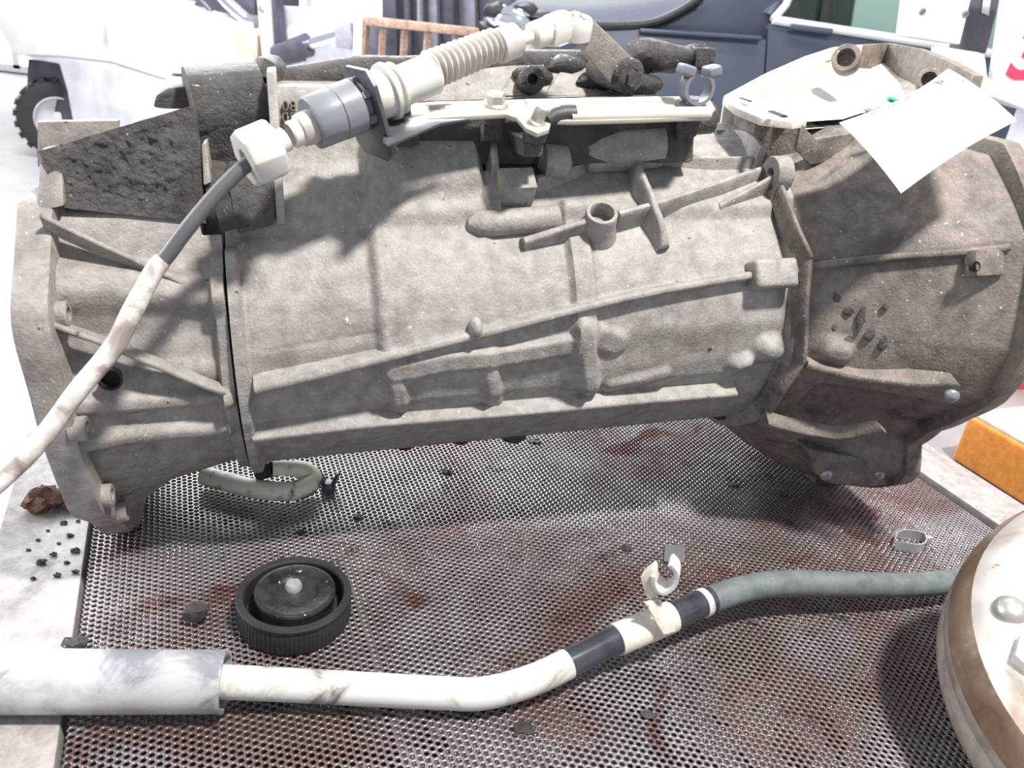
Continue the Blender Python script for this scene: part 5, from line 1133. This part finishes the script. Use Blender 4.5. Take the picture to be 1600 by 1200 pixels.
# bonnet, sloping up and away
bn_ = [[Vector((-0.2578, 3.5500, 0.3600)), Vector((0.0821, 3.5800, 0.3682)), Vector((0.3936, 3.6000, 0.4068)), Vector((0.5704, 3.6000, 0.5065))],
       [Vector((-0.2666, 3.8000, 0.4029)), Vector((0.0803, 3.8500, 0.4205)), Vector((0.3855, 3.9000, 0.4741)), Vector((0.5875, 3.9500, 0.5627))],
       [Vector((-0.2572, 4.3000, 0.4294)), Vector((0.1184, 4.4000, 0.4596)), Vector((0.4375, 4.5000, 0.5242)), Vector((0.6441, 4.5000, 0.6272))]]
fine = []
cols = [bez([bn_[i][j] for i in range(3)], 5) for j in range(4)]
for i in range(len(cols[0])): fine.append(bez([cols[j][i] for j in range(4)], 6))
mb = MB(); mb.grid(fine); mb.grid([[p - Vector((0, 0, 0.03)) for p in r_] for r_ in fine], True)
m, nt, b = nodes('pale_reflective_bonnet'); b.inputs['Base Color'].default_value = (0.12, 0.14, 0.18, 1); b.inputs['Metallic'].default_value = 0.6; b.inputs['Roughness'].default_value = 0.12; b.inputs['Coat Weight'].default_value = 0.8
MT['bonnet'] = m
mb.build('bonnet', 'bonnet', car, angle=60)
MB().tube(bez([Vector(p) for p in ((0.0968, 3.5700, 0.3556), (0.2406, 3.5800, 0.3664), (0.3822, 3.5900, 0.3913), (0.4913, 3.6000, 0.4461), (0.5811, 3.6000, 0.5170))], 5), 0.017, 8).build('bonnet_gap', 'rubber', car)
MB().ball((-0.1806, 3.6200, 0.3389), 0.085, 16, (1.3, 0.8, 0.7)).rough(0.02, 14).build('headlamp', 'chrome', car)
for k, p in enumerate(((-0.2404, 3.6000, 0.3616), (-0.1894, 3.6000, 0.3067), (-0.2584, 3.6500, 0.2905), (-0.1316, 3.6200, 0.3781), (-0.0755, 3.6200, 0.3553))):
    MB().ball(p, 0.05, 10, (1.2, 0.8, 0.8)).rough(0.02, 20).build('grille_fragment', 'rubber', car)
MB().prism(CP([(0.0997, 3.5000, 0.3241), (0.0100, 3.5000, 0.2761), (0.0271, 3.5000, 0.2660), (0.1196, 3.5000, 0.3121)]), (0, 0.02, 0)).build('side_lamp', 'white_paint', car)
# glasshouse
MB().prism(CP([(0.9051, 3.6800, 0.4666), (0.9712, 3.6800, 0.7451), (1.2109, 3.6800, 0.7793), (1.2653, 3.6800, 0.4524)]), (0, 0.02, 0)).build('quarter_glass', 'car_glass', car)
MB().prism(CP([(1.2169, 3.6600, 0.4574), (1.1796, 3.6600, 0.7747), (2.0122, 3.6600, 0.7866), (2.1043, 3.6600, 0.4379)]), (0, 0.02, 0)).build('side_glass', 'car_glass_green', car, label='greenish side window')
MB().tube([Vector((0.8721, 3.5800, 0.4570)), Vector((1.4822, 3.5800, 0.4407)), Vector((2.0390, 3.5800, 0.4206))], 0.017, 10).build('chrome_trim', 'white_paint', car)  # white on both trims stands in for the bright reflection in chrome
MB().tube([Vector((0.8721, 3.5800, 0.4570)), Vector((0.9194, 3.6200, 0.5162)), Vector((0.9696, 3.6600, 0.7392))], 0.016, 10).build('chrome_trim', 'white_paint', car)
MB().tube([Vector((0.8702, 3.6600, 0.4581)), Vector((0.9133, 3.7000, 0.5589)), Vector((0.9899, 3.7400, 0.7691))], 0.045, 10).build('windscreen_pillar', 'car', car)
MB().prism(CP([(1.0461, 3.6400, 0.7549), (1.0758, 3.6400, 0.7580), (1.1099, 3.6400, 0.4557), (1.0777, 3.6400, 0.4570)]), (0, 0.02, 0)).build('window_divider', 'rubber', car)
MB().tube([Vector((0.9392, 3.5500, 0.4389)), Vector((1.1046, 3.5400, 0.4384))], 0.012, 8).build('lower_moulding', 'car', car)
MB().prism(CP([(0.9573, 3.6600, 0.7468), (1.0384, 3.6600, 0.8043), (1.5349, 3.6600, 0.8386), (2.0186, 3.6600, 0.8320), (2.0366, 3.6600, 0.7892), (1.2996, 3.6600, 0.7829)]), (0, 1.3, 0)).build('roof', 'car', car, bevel=0.02, seg=3)
wcx = Vector((0.28, CY + 0.12, FLOOR + 0.34))
MB().lathe([(0.22, -0.1), (0.31, -0.11), (0.34, -0.08), (0.34, 0.08), (0.31, 0.11), (0.23, 0.1), (0.21, 0.06), (0.06, 0.07), (0.0001, 0.08)], wcx, (0, -1, 0), 40).build('front_wheel', 'rubber', car)
MB().lathe([(0.22, -0.1), (0.31, -0.11), (0.34, -0.08), (0.34, 0.08), (0.31, 0.11), (0.23, 0.1), (0.21, 0.06), (0.06, 0.07), (0.0001, 0.08)], wcx + Vector((2.6, 0, 0)), (0, -1, 0), 40).build('rear_wheel', 'rubber', car)
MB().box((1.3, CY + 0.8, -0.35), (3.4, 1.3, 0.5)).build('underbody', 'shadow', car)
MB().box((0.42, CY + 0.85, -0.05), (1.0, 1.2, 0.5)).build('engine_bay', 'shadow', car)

# ------------------------------------------------------------------ post with a white junction box, white cabinet with red lettering
PY = 1.9
post = thing('steel_post', 'dark steel post with slotted plate beside the car', 'post', Vector((0.9800, 2.0600, 0.4500)) * 1.0)
MB().prism(CP([(0.9323, 2.0400, 0.4153), (0.8632, 2.0400, 0.8325), (0.9616, 2.0400, 0.8424), (0.9978, 2.0400, 0.4198)]), (0, 0.05, 0)).build('post_plate', plain('dark_violet_steel', (0.14, 0.12, 0.145), 0.5, 0.1, 0.2, 12), post, bevel=0.004)
MB().prism(CP([(0.9545, 2.0340, 0.5015), (0.9400, 2.0340, 0.5648), (0.9565, 2.0340, 0.5666), (0.9718, 2.0340, 0.4981)]), (0, 0.003, 0)).build('slot_label', 'white_paint', post)
p0 = Vector((0.9743, 2.0600, 0.4162)); MB().box((p0.x, p0.y + 0.02, (p0.z + FLOOR) / 2), (0.05, 0.05, p0.z - FLOOR)).build('post_foot', 'dark_steel', post)
jb = thing('junction_box', 'white metal box with two screws fixed on the dark post', 'box', (0.8554, 1.9500, 0.4111))
MB().prism(CP([(0.7821, 1.9500, 0.4344), (0.7565, 1.9500, 0.5795), (0.8777, 1.9500, 0.5924), (0.8913, 1.9500, 0.4308)]), (0, 0.094, 0)).build('box_body', 'white_paint', jb, bevel=0.004)
for p in ((0.7889, 1.9500, 0.4865), (0.8810, 1.9500, 0.4915)):
    s_ = MB().lathe([(0.0075, 0), (0.0075, 0.003), (0.005, 0.005), (0.0001, 0.005)], Vector(p) + Vector((0, 0.001, 0)), (0, -1, 0), 16).build('screw', 'bolt_grey', jb)
    MB().box(Vector(p) + Vector((0, -0.0045, 0)), (0.010, 0.002, 0.0016), (Vector((0.8, 0, 0.6)), Vector((0, 1, 0)), Vector((-0.6, 0, 0.8)))).build('screw_slot', 'shadow', s_)
cb0 = Vector((0.9426, 1.8800, 0.3754))
cab = thing('white_cabinet', 'white cabinet with a red painted figure behind the bell housing', 'cabinet', (cb0.x + 0.5, 1.87, FLOOR))
MB().prism(CP([(0.9592, 1.8800, 0.3380), (0.9009, 1.8800, 0.6147), (1.4465, 1.8800, 0.6151), (1.6105, 1.8800, 0.3053)]), (0, 0.03, 0)).build('cabinet_body', 'white_paint', cab, bevel=0.01)
MB().prism(CP([(0.7965, 1.8000, 0.4215), (0.8817, 1.8000, 0.4188), (0.9042, 1.8000, 0.3721), (0.9787, 1.8000, 0.3655), (1.5226, 1.8000, 0.3465), (1.5685, 1.8000, 0.2597), (0.9957, 1.8000, 0.3218), (0.8239, 1.8000, 0.3581)]), (0, 0.085, 0)).build('cabinet_ledge', 'white_paint', cab, bevel=0.012)
cbz = Vector((0.9938, 1.8000, 0.3267)).z
MB().box((cb0.x + 0.50, 1.865, (cbz + FLOOR) / 2), (0.8, 0.10, cbz - FLOOR)).build('plinth', 'fork_grey', cab)
emboss('3', Vector((1.0069, 1.8780, 0.4213)), 0.10, (0, -1, 0), (0.1, 0, 1), 'red_letter', cab, 0.0008, 'red_figure', 0.004)
